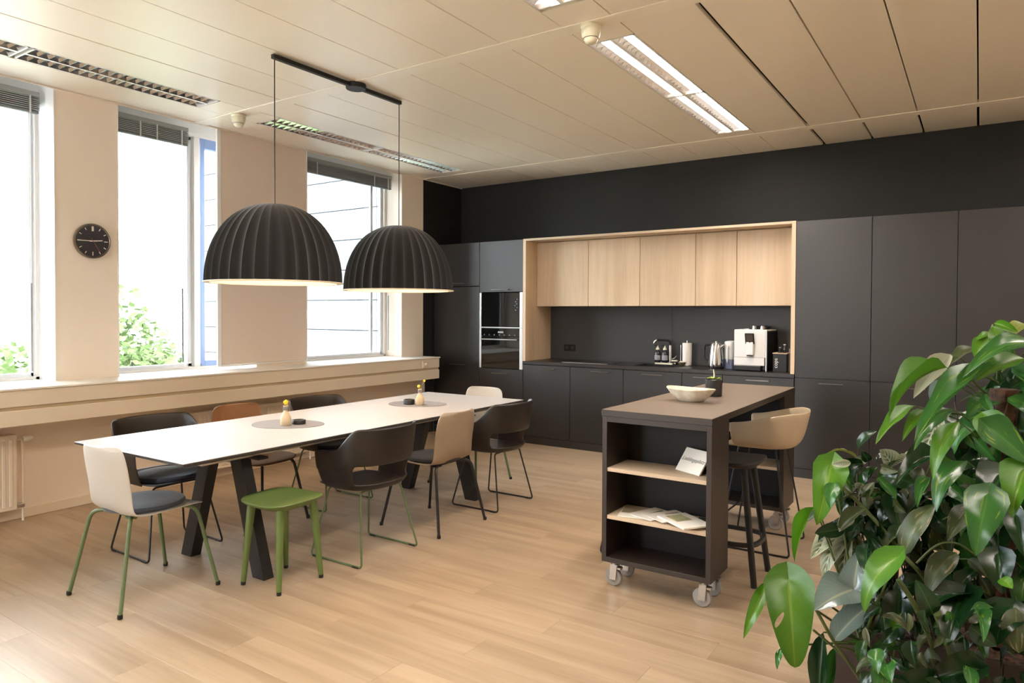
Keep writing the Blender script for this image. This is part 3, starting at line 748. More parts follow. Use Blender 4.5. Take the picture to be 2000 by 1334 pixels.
# ---- armchair shell
def arm_shell(back=.80, arm=.655, z0=.425, hole=True, lean=.02, a0=.40, a1=.66, spread=.27, depth=.21):
    T = 36; b = B(); vs = []
    def U(t):
        a = abs(t); s = 1 if t > 0 else -1
        if a > .6: return Vector((s*spread, -.05+(a-.6)/.4*.19, 0))
        ph = a/.6*PI/2; return Vector((s*spread*math.sin(ph)**.85, -.05-depth*math.cos(ph)**.9, 0)) if ph > 1e-6 else Vector((0, -.05-depth, 0))
    hs = [0, .09, .28, .5, .75, 1.0]; scs = [.78, .89, .955, .98, 1.0, 1.02]
    for i in range(T+1):
        t = -1+2*i/T; a = abs(t); p = U(t)
        k = min(1, max(0, (a-a0)/(a1-a0))); k = k*k*(3-2*k); top = back*(1-k)+arm*k
        for h, s_ in zip(hs, scs):
            z = z0+(top-z0)*h
            if hole:
                if h == .09: z = z0+.042
                elif h == .28: z = z0+.150 if a < .6 else z0+.12
            yy = p.y*s_; 
            if a > .985 and h > .8: z -= .006
            vs.append((p.x*s_*K, (yy - lean*h*(1-k))*K, z*K))
    n = len(hs)
    for i in range(T):
        a = abs(-1+2*(i+.5)/T)
        for j in range(n-1):
            if hole and j == 1 and a < .44: continue
            b.f.append((i*n+j, (i+1)*n+j, (i+1)*n+j+1, i*n+j+1))
    b.v = vs; return b, U
def seat_pan(U, z=.44, s=.80, front=.215):
    out = [U(-1+2*i/36)*s for i in range(37)]
    fr = [Vector((x*.27*s/.8*.8, front-.03*abs(x)**3, 0)) for x in (.96, .8, .5, 0, -.5, -.8, -.96)]
    out = out + fr
    n = len(out); b = B(); vs = []; c = Vector((0, -.02, 0))
    for q, dz in ((1.0, .0), (.85, -.006), (.6, -.010), (.3, -.012)):
        for p in out: vs.append(((c.x+(p.x-c.x)*q)*K, (c.y+(p.y-c.y)*q)*K, (z+dz)*K))
    fs = []
    for r_ in range(3):
        for i in range(n): fs.append((r_*n+i, r_*n+(i+1) % n, (r_+1)*n+(i+1) % n, (r_+1)*n+i))
    vs.append((c.x*K, c.y*K, (z-.012)*K)); k = len(vs)-1
    for i in range(n): fs.append((3*n+i, 3*n+(i+1) % n, k))
    return b.add(vs, fs)
def sled(z=.414, hx=.238, hy=.215, tx=.165, ty=.13, r=.0065):
    out = []
    for sx in (-1, 1):
        out.append(fillet([(0, -ty*K, (z+.002)*K), (sx*tx*K, -ty*K, z*K), (sx*hx*K, -hy*K, r), (sx*hx*K, hy*K, r), (sx*tx*K, ty*K, z*K), (0, ty*K, (z+.002)*K)], .028, 5))
    return out
def armchair(label, shell, leg, pad, loc, rz, group):
    r = thing('armchair', label, 'chair', loc, rz, group)
    b, U = arm_shell()
    o = b.build('shell', shell, r, smooth=True); subs(solid(o, .009), 1)
    o = seat_pan(U).build('seat', shell, r, smooth=True); subs(solid(o, .010), 1)
    if pad: pad_mesh(z=.436, cy=.0, rx=.20, ry=.19).build('cushion', pad, r, smooth=True)
    for p in sled():
        l = B().tube(p, .0065, 8).build('sled_leg', leg, r, smooth=True)
        s = 1 if p[10].x > 0 else -1
        for yy in (-.17, .17): bx(s*.238*K-.009, s*.238*K+.009, (yy-.025)*K, (yy+.025)*K, .0005, .010, bev=.002).build('glide', 'foot_black', l)
    return r
GC = 'chairs around the long table'
side_chair('off-white shell chair with green tube legs and blue cushion at the near table end', 'shell_white', 'metal_green', 'pad_blue', (-3.805, 2.052, 0), 0, GC)
armchair('dark shell armchair with blue cushion and dark sled legs, window side nearest', 'shell_dark', 'metal_dark', 'pad_blue', (-4.40, 2.525, 0), -PI/2, GC)
side_chair('orange-brown shell chair on thin black legs, window side between two dark chairs', 'shell_brown', 'metal_dark', None, (-4.42, 3.20, 0), -PI/2, GC)
armchair('dark shell armchair with green sled legs on the window side', 'shell_dark', 'metal_green', 'pad_dark', (-4.37, 3.885, 0), -PI/2, GC)
armchair('dark shell armchair with green sled legs, room side next to the green stool', 'shell_dark', 'metal_green', None, (-3.27, 3.192, 0), PI/2, GC)
side_chair('taupe shell chair with dark cushion and black tube legs on the room side', 'shell_taupe', 'metal_dark', 'pad_dark', (-3.305, 3.915, 0), PI/2, GC)
armchair('dark shell armchair with dark sled legs, room side nearest the kitchen', 'shell_dark', 'metal_dark', None, (-3.275, 4.622, 0), PI/2, GC)
side_chair('off-white shell chair with green legs at the far table end by the ovens', 'shell_white', 'metal_green', None, (-3.86, 5.085, 0), PI, GC)
# green stool
st = thing('stool', 'small green stool with rounded seat and four tapered legs', 'stool', (-3.285, 2.562, 0), math.radians(3))
def rsq(rx, ry, n=40, e=.55): return [(rx*math.copysign(abs(math.cos(2*PI*i/n))**e, math.cos(2*PI*i/n)), ry*math.copysign(abs(math.sin(2*PI*i/n))**e, math.sin(2*PI*i/n))) for i in range(n)]
def slab(rx, ry, levels, dish=0, n=40, e=.55):
    "levels: (scale, z) from bottom to top"
    b = B(); vs = []; fs = []; o = rsq(rx, ry, n, e)
    for s, z in levels: vs += [(x*s, y*s, z + dish*((x*s/rx)**2) if z > levels[0][1] else z) for x, y in o]
    m = len(levels)
    for r_ in range(m-1):
        for i in range(n): fs.append((r_*n+i, r_*n+(i+1) % n, (r_+1)*n+(i+1) % n, (r_+1)*n+i))
    fs.append(tuple(range(n-1, -1, -1))); 
    vs.append((0, 0, levels[-1][1])); k = len(vs)-1
    for i in range(n): fs.append(((m-1)*n+i, (m-1)*n+(i+1) % n, k))
    return b.add(vs, fs)
slab(.190, .190, [(.80, .448), (.93, .462), (.99, .470), (1.0, .476), (.985, .481), (.8, .480), (.5, .476), (.2, .474)], dish=.010).build('seat', 'plastic_green', st, smooth=True)
for sx in (-1, 1):
    for sy in (-1, 1):
        l = B().tube([(sx*.115, sy*.115, .455), (sx*.118, sy*.12, .43), (sx*.146, sy*.152, .02)], 0, 14, rs=[.024, .023, .0145]).build('leg', 'plastic_green', st, smooth=True)
        B().lathe([(0, 0), (.012, 0), (.0135, .004), (.0135, .02), (0, .02)], 12, c=(sx*.1465, sy*.1525, 0)).build('foot', 'foot_black', l)
# things on the table
ZT2 = TH+.001
def pebble(name, label, c, rx, ry, h, mt, rot, group):
    n = 40; pts = []
    for i in range(n):
        a = 2*PI*i/n; k = 1+.06*math.cos(2*a+.6)+.04*math.cos(3*a)
        pts.append((rx*k*math.cos(a), ry*k*math.sin(a)))
    o = B().prism(pts, 0, h).build(name, mt); o.location = c; o.rotation_euler.z = rot
    return tag(o, label, 'placemat', group)
pebble('placemat', 'grey pebble-shaped felt mat near the middle of the long table', (-3.905, 3.085, TH), .235, .205, .003, 'mat_grey', .5, 'grey felt mats')
pebble('placemat', 'grey pebble-shaped felt mat at the kitchen end of the long table', (-3.905, 4.40, TH), .235, .20, .003, 'mat_grey', .5, 'grey felt mats')
ZM = TH+.0032
def vase(c, label, blooms):
    r = thing('vase', label, 'vase', (*c, ZM), group='small beige vases with yellow flowers')
    B().lathe([(0, 0), (.032, 0), (.036, .006), (.036, .045), (.030, .07), (.016, .09), (.013, .105), (.016, .128), (.017, .134), (.012, .134), (.011, .11), (.0, .105)], 24).build('body', 'vase_beige', r, smooth=True)
    B().lathe([(.0172, .104), (.0178, .11), (.0178, .122), (.0172, .126)], 24).build('neck_band', 'mat_grey', r, smooth=True)
    for dx, dy, h, rr in blooms:
        s = B().tube([(0, 0, .11), (dx*.4, dy*.4, .11+(h-.11)*.6), (dx, dy, h)], .0016, 6).build('stem', 'stem_green', r)
        f = B()
        for q in range(16):
            a = q*2.4; zc = 1-2*(q+.5)/16; rad = math.sqrt(1-zc*zc)
            cc = Vector((dx+rr*.6*rad*math.cos(a), dy+rr*.6*rad*math.sin(a), h+rr*.6*zc))
            f.lathe([(0, -rr*.5), (rr*.42, -rr*.25), (rr*.42, rr*.25), (0, rr*.5)], 6, c=cc)
        f.build('flower', 'flower_yellow', s, smooth=True)
vase((-3.85, 3.03), 'beige bottle vase with one round yellow flower, nearer of the two', [(0, 0, .155, .017)])
vase((-3.82, 4.345), 'beige bottle vase with two yellow sprigs, farther of the two', [(-.005, -.01, .155, .013), (.03, .02, .20, .010)])
for c, h, lb in (((-3.835, 3.125), .028, 'flat black round dish beside the nearer vase'), ((-3.925, 4.33), .042, 'black round tin beside the farther vase')):
    o = B().lathe([(0, 0), (.043, 0), (.046, .003), (.046, h-.004), (.043, h), (.036, h), (.034, h-.006), (0, h-.006)], 32).build('dish', 'puck_black', None, smooth=True); o.location = (*c, ZM)
    tag(o, lb, 'dish', 'black round dishes on the mats')
# ---- kitchen island
IX0, IX1, IY0, IY1, IZ = -1.745, -1.125, 3.52, 5.44, 1.0
il = thing('kitchen_island', 'dark rolling island with two open shelf units under a brown top', 'kitchen island', ((IX0+IX1)/2, (IY0+IY1)/2, 0)); at = il.location
wt = bx(IX0-.002, IX1+.002, IY0-.004, IY1+.002, IZ-.036, IZ-.0012, bev=.001).build('worktop', 'laminate_brown', il, at=at)
bx(IX0-.0015, IX1+.0015, IY0-.0035, IY1+.0015, IZ-.0012, IZ).build('lit_top', 'worktop_lit', wt, at=at)  # thin sheet painting the lit upper face over the dark slab
def module(y0, y1, shelves, sgn=1):
    t = .028; z0, z1 = .147, IZ-.037
    bx(IX0, IX0+t, y0, y1, z0, z1, bev=.001).build('side_panel', 'laminate_brown', il, at=at)
    bx(IX1-t, IX1, y0, y1, z0, z1, bev=.001).build('side_panel', 'laminate_brown', il, at=at)
    bx(IX0+t, IX1-t, y0, y1, z0, z0+t, bev=.001).build('bottom_panel', 'laminate_brown', il, at=at)
    bx(IX0+t, IX1-t, y0+.001, y1-.02, z1-.03, z1).build('top_rail', 'laminate_brown', il, at=at)
    bx(IX0+t, IX1-t, y1-.018, y1-.001, z0+t, z1).build('back_panel', 'island_black', il, at=at)
    for z in shelves: bx(IX0+t+.001, IX1-t-.001, y0+.006, y1-.019, z-.021, z, bev=.001).build('shelf', 'oak_shelf', il, at=at)
    for x in (IX0+.055, IX1-.055):
        for y in (y0+.06, y1-.06):
            c = B(); c.box(x-.028, x+.028, y-.022, y+.022, z0-.006, z0, bev=.001); c.lathe([(0, z0-.006), (.018, z0-.006), (.018, z0-.026), (0, z0-.026)], 14, c=(x, y, 0))
            for s in (-1, 1): c.add([(x-.020, y+s*.017, z0-.024), (x+.020, y+s*.017, z0-.024), (x+.012, y+s*.017, .038), (x-.026, y+s*.017, .038), (x-.020, y+s*.020, z0-.024), (x+.020, y+s*.020, z0-.024), (x+.012, y+s*.020, .038), (x-.026, y+s*.020, .038)], [(0, 1, 2, 3), (7, 6, 5, 4), (0, 4, 5, 1), (1, 5, 6, 2), (2, 6, 7, 3), (3, 7, 4, 0)])
            c.box(x-.020, x+.020, y-.020, y+.020, z0-.026, z0-.022)
            if y < y0+.1 or x > -1.3: c.box(x+.018, x+.042, y-.016, y+.016, z0-.05, z0-.035, bev=.003)
            c = c.build('caster', 'steel', il, at=at)
            B().lathe([(0, -.014), (.020, -.014), (.026, -.010), (.046, -.010), (.050, -.006), (.050, .006), (.046, .010), (.026, .010), (.020, .014), (0, .014)], 26, M=Matrix.Translation((x-.008, y, .0505)) @ Matrix.Rotation(PI/2, 4, 'X')).build('wheel', 'wheel_grey', c, smooth=True, at=at)
mat('island_black', (.006, .005, .005), .5, spec=.3)
module(IY0, 3.81, (.676, .410)); module(5.11, IY1, (.70, .455))
# sign card leaning on the side panel
cd_ = thing('sign_card', 'white block sign with handwritten lettering leaning in the upper shelf', 'sign', (-1.305, 3.655, .6765))
Ms = Matrix.Rotation(math.radians(-27), 4, 'Z') @ Matrix.Rotation(math.radians(-36), 4, 'X')
cardM = Ms @ Matrix.Translation((0, 0, .073))
B().box(-.092, .092, 0, .012, -.072, .072, bev=.0015, M=cardM).build('block', 'paper_white', cd_)
tm = text_mesh('Lieblingsplatz', .0315, .4, .0003)
put_mesh('lettering', tm, 'ink_grey' if mat('ink_grey', (.09, .09, .09), .7) else '', cd_, cardM @ Matrix.Translation((0, -.0006, .005)) @ Matrix.Rotation(PI/2, 4, 'X'))
cd_.rotation_euler = (0, math.radians(0), 0)
# magazines on the lower shelf
def magazine(label, c, rot, w, h, z, th, pic, picc, tilt=0):
    r = thing('magazine', label, 'magazine', (c[0], c[1], z), rot, 'magazines on the lower shelf of the island')
    bx(-w/2, w/2, -h/2, h/2, 0, th, bev=.001).build('pages', 'paper_white', r)
    nm = 'print_'+label[:14]; mm = mat(nm, picc, .4); noisy(mm, tuple(v*.55 for v in picc), tuple(min(1, v*1.3) for v in picc), 16)
    x0, x1, y0, y1 = pic
    bx(x0*w/2, x1*w/2, y0*h/2, y1*h/2, th, th+.0004).build('cover_picture', nm, r)
ZS = .4105
magazine('magazine with sandy cover at the left end of the shelf', (-1.60, 3.655), .25, .17, .22, ZS, .004, (-.9, .9, -.3, .9), (.42, .36, .24))
magazine('magazine with dark green cover picture', (-1.50, 3.665), -.35, .17, .22, ZS+.0045, .004, (-.2, .9, -.5, .8), (.03, .07, .05))
magazine('white magazine in the middle with a small brown picture', (-1.405, 3.66), -.55, .17, .22, ZS+.009, .004, (-.5, .6, .0, .8), (.30, .22, .13))
magazine('thick white magazine with olive picture jutting over the shelf edge', (-1.295, 3.60), .95, .18, .25, ZS+.0135, .009, (-.6, .5, -.1, .8), (.42, .40, .22))
magazine('magazine with dark blue cover at the right end', (-1.215, 3.70), .2, .10, .16, ZS, .004, (-.9, .9, -.9, .9), (.03, .035, .06))
# bowl with sweets, potted plant
BC = Vector((-1.470, 4.165, IZ))
bo = thing('bowl', 'boat-shaped cream marbled bowl holding small sweets on the island', 'bowl', BC, math.radians(-9))
def boat(levels, lx, ly, n=36):
    b = B(); vs = []; fs = []
    for s, z in levels:
        for i in range(n):
            a = 2*PI*i/n; c_, s_ = math.cos(a), math.sin(a)
            wv = 1+.03*math.sin(5*a+1)
            vs.append((lx*s*c_*wv, ly*s*math.copysign(abs(s_)**1.25, s_)*wv, z+(.008*c_*c_ if s > .7 else 0)))
    for r_ in range(len(levels)-1):
        for i in range(n): fs.append((r_*n+i, r_*n+(i+1) % n, (r_+1)*n+(i+1) % n, (r_+1)*n+i))
    fs.append(tuple(range(n-1, -1, -1))); fs.append(tuple(range((len(levels)-1)*n, len(levels)*n)))
    return b.add(vs, fs)
mm = mat('bowl_marble', (.72, .64, .50), .4); noisy(mm, (.50, .40, .27), (.80, .74, .62), 14)
boat([(.42, 0), (.50, .003), (.80, .036), (1.0, .074), (.985, .078), (.93, .073), (.78, .052), (.55, .042), (.2, .040)], .162, .095).build('shell', 'bowl_marble', bo, smooth=True)
mat('sweet_pink', (.75, .32, .22), .4); mat('sweet_cream', (.80, .68, .50), .4); mat('sweet_green', (.45, .42, .2), .4)
for i in range(10):
    a = i*2.1; d = .018+.045*((i*37 % 10)/10); mt = ['sweet_pink', 'sweet_cream', 'sweet_green'][i % 3]
    s = B(); s.lathe([(0, -.010), (.008, -.008), (.0095, 0), (.008, .008), (0, .010)], 8, M=Matrix.Rotation(PI/2, 4, 'Y'))
    s.add([(.009, 0, 0), (.018, .006, .003), (.018, -.006, -.002), (-.009, 0, 0), (-.018, .006, -.003), (-.018, -.006, .002)], [(0, 1, 2), (3, 5, 4)])
    o = s.build('sweet', mt, None, smooth=True); x, y = d*math.cos(a)*1.4, d*math.sin(a)*.6
    o.location = BC+Vector((x, y, .050+.010*(i % 3 == 0)+.004*(i % 2))); o.rotation_euler = (0.2*i, .3, i*1.3)
    nm_ = ['pink', 'cream', 'olive green'][i % 3]; tag(o, 'small %s wrapped sweet lying in the boat-shaped bowl' % nm_, 'sweet', '%s wrapped sweets in the bowl' % nm_)
pt = thing('potted_plant', 'lime green seedling in a dark cylindrical pot behind the cream bowl', 'plant', (-1.44, 4.53, IZ))
B().lathe([(0, 0), (.050, 0), (.053, .004), (.054, .108), (.050, .110), (.048, .108), (.048, .095), (0, .095)], 32).build('pot', 'pot_dark' if mat('pot_dark', (.035, .032, .033), .3) else '', pt, smooth=True)
B().lathe([(0, .0955), (.0475, .0955), (.0475, .097), (0, .099)], 20).build('soil', 'soil', pt)
mat('leaf_lime', (.42, .55, .04), .5)
def leaf_quad(b, p, d, up, l, wd):
    s = d.cross(up).normalized(); q = []
    for t, ww, dr in ((0, .1, 0), (.3, .8, .08), (.6, 1, .1), (.85, .6, .02), (1, .02, -.1)):
        c = p+d*l*t+up*l*dr; q += [c-s*wd*ww+up*wd*.15, c, c+s*wd*ww+up*wd*.15]
    fs = []
    for i in range(4): fs += [(i*3, i*3+1, i*3+4, i*3+3), (i*3+1, i*3+2, i*3+5, i*3+4)]
    b.add(q, fs)
for i in range(9):
    a = i*2.4; b = B(); d = Vector((math.cos(a), math.sin(a), .25+.1*(i % 3))).normalized()
    leaf_quad(b, Vector((0, 0, .102)), d, Vector((0, 0, 1)), .050+.012*(i % 2), .012); b.build('leaf', 'leaf_lime', pt, smooth=True)
B().tube([(0, 0, .10), (.002, 0, .14), (-.004, .002, .175)], 0, 6, rs=[.006, .005, .003]).build('stem', 'cream', pt, smooth=True)
# ---- bar stools
def bar_stool(label, shell, loc, rz):
    r = thing('bar_stool', label, 'stool', loc, rz, 'shell bar stools at the island')
    b, U = arm_shell(back=.868, arm=.80, z0=.64, hole=False, lean=.03, a0=.3, a1=.95, spread=.245, depth=.19)
    o = b.build('shell', shell, r, smooth=True); subs(solid(o, .009), 1)
    o = seat_pan(U, z=.648, s=.80, front=.20).build('seat', shell, r, smooth=True); subs(solid(o, .010), 1)
    for p in sled(z=.640, hx=.215, hy=.215, tx=.14, ty=.11): B().tube(p, .0062, 8).build('sled_leg', 'metal_dark', r, smooth=True)
    B().tube([(-.195*K, .18*K, .22), (.195*K, .18*K, .22)], .0062, 8).build('footrest', 'metal_dark', r, smooth=True)
    return r
bar_stool('beige shell bar stool on black wire legs, right side of the island', 'shell_stool' if mat('shell_stool', (.47, .37, .25), .45) else '', (-1.195, 4.815, 0), PI/2)
bar_stool('black wire-legged bar stool hidden behind the left side of the island', 'shell_dark', (-1.772, 4.235, 0), -PI/2)
bs = thing('bar_stool', 'black wooden bar stool with ring footrest beside the island', 'stool', (-1.205, 4.145, 0), 0)
slab(.185, .185, [(.80, .655), (.97, .667), (1.0, .678), (.985, .690), (.8, .688), (.5, .684), (.2, .682)], dish=.014, e=.6).build('seat', 'leg_black', bs, smooth=True)
lg = []
for sx in (-1, 1):
    for sy in (-1, 1):
        l = B().tube([(sx*.095, sy*.095, .66), (sx*.176, sy*.156, .0)], 0, 14, rs=[.020, .0175]).build('leg', 'leg_black', bs, smooth=True)
rg = rsq(.185, .170, 48, .62); b = B()
for s0, s1, z0, z1 in ((1.0, .90, .215, .235),):
    vs = []; 
    for s_, z in ((1.0, .215), (1.0, .238), (.90, .238), (.90, .215)): vs += [(x*s_, y*s_, z) for x, y in rg]
    fs = []
    for q in range(4):
        for i in range(48): fs.append((q*48+i, q*48+(i+1) % 48, ((q+1) % 4)*48+(i+1) % 48, ((q+1) % 4)*48+i))
    b.add(vs, fs)
b.build('footrest', 'leg_black', bs, smooth=True)
# ---- pendants
PXX = -3.885; ZB = 3.205
rail = thing('pendant_rail', 'long black ceiling bar carrying the two pendant lamps', 'lamp mount', (PXX, 3.56, ZB+.02))
at = rail.location
bx(PXX-.016, PXX+.016, 2.955, 4.175, ZB, ZB+.028, bev=.002).build('bar', 'cord_black', rail, at=at)
B().lathe([(0, 0), (.070, 0), (.074, .004), (.074, .038), (0, .038)], 32, c=(PXX, 3.695, ZB-.004)).build('canopy', 'cord_black', rail, smooth=True, at=at)
def pendant(y, zr, label):
    r = thing('pendant_lamp', label, 'lamp', (PXX, y, zr), group='black ribbed dome pendant lamps')
    R, Hh = .437, .515; n = 34; m = 18; fine = 8; b = B(); vs = []; NN = n*fine
    def prof(t):  # t 0 rim .. 1 apex
        a = t*PI/2; return R*math.cos(a)**.86, Hh*math.sin(a)**1.0
    for i in range(m):
        t = i/m; rr, z = prof(t)
        for j in range(NN):
            ph = (j % fine)/fine; cr = 1-abs(math.sin(PI*ph))**.8      # scalloped flutes: rounded ribs, sharp valleys
            k = 1-.055*(1-cr)*(1-t**3)
            vs.append((rr*k*math.cos(2*PI*j/NN), rr*k*math.sin(2*PI*j/NN), z))
    vs.append((0, 0, Hh)); top = len(vs)-1
    fs = [(i*NN+j, i*NN+(j+1) % NN, (i+1)*NN+(j+1) % NN, (i+1)*NN+j) for i in range(m-1) for j in range(NN)]
    fs += [((m-1)*NN+j, (m-1)*NN+(j+1) % NN, top) for j in range(NN)]
    b.add(vs, fs); sh = b.build('shade', 'felt_black', r, smooth=True)
    lp = [(R*1.006, -.006), (R*1.012, -.002), (R*.965, .002)]
    q = [(prof(i/14)[0]*.935, prof(i/14)[1]*.94) for i in range(14)]+[(0, Hh*.955)]
    B().lathe([(R*.925, .004), (R*.93, -.001), (R*1.008, -.001), (R*1.013, -.004), (R*1.008, -.008), (R*.915, -.008), (R*.912, .002)]+[(a_*.975, b_) for a_, b_ in q[1:]], 72).build('liner', 'shade_liner', sh, smooth=True)
    B().tube([(0, 0, Hh-.01), (0, 0, ZB-zr)], .0035, 8).build('cord', 'cord_black', r)
    B().lathe([(0, .46), (.022, .46), (.022, .38), (0, .38)], 16).build('socket', 'cord_black', r, smooth=True)
    B().lathe([(0, .27), (.035, .282), (.052, .315), (.045, .35), (.020, .382), (0, .384)], 20).build('bulb', 'bulb', r, smooth=True)
pendant(2.972, 1.735, 'black ribbed dome pendant lamp over the near part of the table')
pendant(4.160, 1.720, 'black ribbed dome pendant lamp over the far part of the table')
# ================================================================= THINGS ON THE WORKTOP
ZW = .9755
def wx(px, Y): return ony(px, 700, Y).x
# faucet
fx = wx(1307, 7.43)
fa = thing('faucet', 'steel and black kitchen faucet with long angled spout behind the soap bottles', 'faucet', (fx, 7.47, ZW)); 
B().lathe([(0, 0), (.028, 0), (.030, .004), (.026, .012), (.018, .016), (.018, .215), (.014, .22), (0, .22)], 20).build('post', 'steel_bright', fa, smooth=True)
B().tube(fillet([(0, 0, .215), (-.01, -.01, .268), (-.15, -.035, .272)], .03), .011, 10).build('spout', 'plastic_black', fa, smooth=True)
B().tube([(-.145, -.034, .276), (-.170, -.037, .252), (-.178, -.037, .232)], 0, 10, rs=[.014, .017, .015]).build('spray_head', 'steel_bright', fa, smooth=True)
B().tube([(.015, 0, .06), (.055, -.01, .075), (.075, -.012, .10)], .005, 8).build('lever', 'steel_bright', fa, smooth=True)
# tray + soap bottles
tx0, tx1 = wx(1273, 7.30), wx(1306, 7.30)
tr = thing('tray', 'small pale rectangular tray under the two soap bottles', 'tray', ((tx0+tx1)/2, 7.455, ZW)); at = tr.location
bx(tx0, tx1, 7.405, 7.515, ZW, ZW+.010, bev=.002).build('base', 'counter_dark', tr, at=at)
e = B(); e.box(tx0, tx1, 7.400, 7.405, ZW, ZW+.020, bev=.001); e.box(tx0, tx1, 7.515, 7.520, ZW, ZW+.020); e.box(tx0-.004, tx0, 7.40, 7.52, ZW, ZW+.020); e.box(tx1, tx1+.004, 7.40, 7.52, ZW, ZW+.020)
e.build('rim', 'cream', tr, at=at)
for px, lb in ((1283, 'dark soap pump bottle, left of the pair behind the sink'), (1297, 'dark soap pump bottle, right of the pair behind the sink')):
    r = thing('soap_bottle', lb, 'bottle', (wx(px, 7.45)+.004, 7.462, ZW+.011), group='dark soap bottles')
    B().lathe([(0, 0), (.030, 0), (.033, .004), (.033, .105), (.028, .125), (.016, .138), (.016, .15), (0, .15)], 24).build('body', 'soap_dark', r, smooth=True)
    B().lathe([(.0335, .035), (.0338, .036), (.0338, .088), (.0335, .089)], 24).build('label', 'label_grey', r, smooth=True)
    p = B(); p.lathe([(0, .15), (.019, .15), (.021, .158), (.014, .176), (.006, .182), (.006, .20), (0, .20)], 16); p.build('pump', 'cream', r, smooth=True)
    B().tube([(0, 0, .198), (-.012, -.012, .204), (-.034, -.018, .198)], .005, 8).build('nozzle', 'plastic_black', r, smooth=True)
# dish drainer tray with small crockery, brush, roll
r = thing('draining_stand', 'low steel stand with a white sponge dish right of the soap bottles', 'stand', (wx(1316, 7.44)+.012, 7.44, ZW))
slab(.055, .045, [(.5, 0), (.6, .004), (.35, .010), (.35, .025), (.95, .032), (1.0, .037), (.9, .037), (.6, .033), (.2, .032)], n=28).build('dish', 'steel_bright', r, smooth=True)
bx(-.035, .035, -.022, .022, .037, .052, bev=.006).build('sponge', 'cream', r)
r = thing('small_bowl', 'small olive and cream bowl in front of the paper roll', 'bowl', (wx(1332, 7.36), 7.36, ZW))
B().lathe([(0, 0), (.022, 0), (.024, .003), (.042, .030), (.045, .040), (.042, .040), (.036, .028), (0, .012)], 24).build('shell', 'olive_glaze' if mat('olive_glaze', (.12, .10, .05), .3) else '', r, smooth=True)
B().lathe([(0, .022), (.030, .024), (.032, .040), (.02, .050), (0, .052)], 14).build('scourer', 'cream', r, smooth=True)
r = thing('paper_roll', 'upright white kitchen paper roll on a steel stand', 'paper roll', (wx(1342, 7.42), 7.42, ZW))
B().lathe([(0, 0), (.070, 0), (.072, .006), (.070, .010), (0, .010)], 28).build('stand_base', 'steel', r, smooth=True)
B().lathe([(.020, .011), (.050, .011), (.0505, .013), (.0505, .245), (.050, .247), (.020, .247), (.018, .245), (.018, .013)], 32).build('roll', 'paper_white', r, smooth=True)
B().tube([(0, 0, .01), (0, 0, .275)], .005, 8).build('spindle', 'steel', r)
B().tube([(-.068, -.01, .01), (-.068, -.01, .225)], .004, 8).build('arm', 'steel_bright', r)
# kettle
r = thing('kettle', 'stainless steel electric kettle with black handle', 'kettle', (wx(1399, 7.19), 7.19, ZW))
B().lathe([(0, 0), (.078, 0), (.080, .006), (.080, .018), (.074, .022), (0, .022)], 32).build('power_base', 'plastic_black', r, smooth=True)
B().lathe([(0, .023), (.078, .023), (.080, .028), (.080, .05), (.077, .12), (.066, .21), (.057, .252), (.054, .258), (0, .258)], 36).build('body', 'steel_bright', r, smooth=True)
B().lathe([(0, .259), (.050, .259), (.046, .268), (.012, .273), (.012, .284), (0, .286)], 24).build('lid', 'steel', r, smooth=True)
B().tube(fillet([(-.050, .01, .245), (-.128, .012, .240), (-.134, .012, .10), (-.075, .01, .075)], .03), .012, 10, flat=.8).build('handle', 'plastic_black', r, smooth=True)
B().tube([(.045, -.02, .215), (.075, -.03, .240), (.085, -.034, .252)], 0, 10, rs=[.024, .016, .010]).build('spout', 'steel_bright', r, smooth=True)
# water filter jug
r = thing('water_filter_jug', 'white water filter jug with blue tinted lower half beside the coffee machine', 'jug', (wx(1427, 7.24)-.005, 7.26, ZW))
slab(.048, .075, [(.9, .001), (.95, .006), (.98, .10)], n=28).build('lower', 'water_blue', r, smooth=True)
slab(.050, .078, [(.98, .101), (1.0, .13), (1.05, .24), (1.07, .265), (1.0, .282), (.7, .288), (.3, .29)], n=28).build('upper', 'plastic_white', r, smooth=True)
B().tube(fillet([(0, -.08, .235), (0, -.125, .22), (0, -.12, .08), (0, -.078, .06)], .03), .009, 8).build('handle', 'plastic_white', r, smooth=True)
# coffee machine
mx0, mx1 = wx(1433.5, 7.10), wx(1497, 7.10); mw = mx1-mx0
r = thing('coffee_machine', 'white fully automatic coffee machine with black sides and small display', 'coffee machine', ((mx0+mx1)/2, 7.10, ZW)); hw = mw/2
b = B(); b.box(-hw+.004, hw-.004, .022, .41, .004, .395, bev=.006); b.build('body', 'plastic_black', r)
bx(-hw, hw-.012, 0, .022, .115+.02, .405, bev=.003).build('front_panel', 'plastic_white', r)
bx(-hw, hw-.020, -.004, .020, .055, .133, bev=.003).build('tray_panel', 'plastic_white', r)
bx(hw-.011, hw, .0, .03, .0, .405, bev=.003).build('front_edge', 'steel_trim', r)
bx(-hw+.002, hw-.05, -.028, .0, .006, .050, bev=.004).build('drip_tray', 'plastic_black', r)
bx(-hw+.005, hw-.055, -.030, -.002, .0505, .054, bev=.001).build('drip_grid', 'steel', r)
bx(-hw, hw, .004, .40, .396, .412, bev=.004).build('top_panel', 'plastic_white', r)
sp_ = bx(-.028, .040, -.050, 0, .16, .290, bev=.004).build('spout_block', 'plastic_white', r)
bx(-.022, .034, -.046, -.006, .148, .159, bev=.002).build('nozzles', 'plastic_black', sp_)
dsp = B().box(-.045, .045, -.012, 0, -.055, .055, bev=.003, M=Matrix.Translation((.008, -.045, .325)) @ Matrix.Rotation(math.radians(16), 4, 'X')).build('display_frame', 'plastic_black', r)
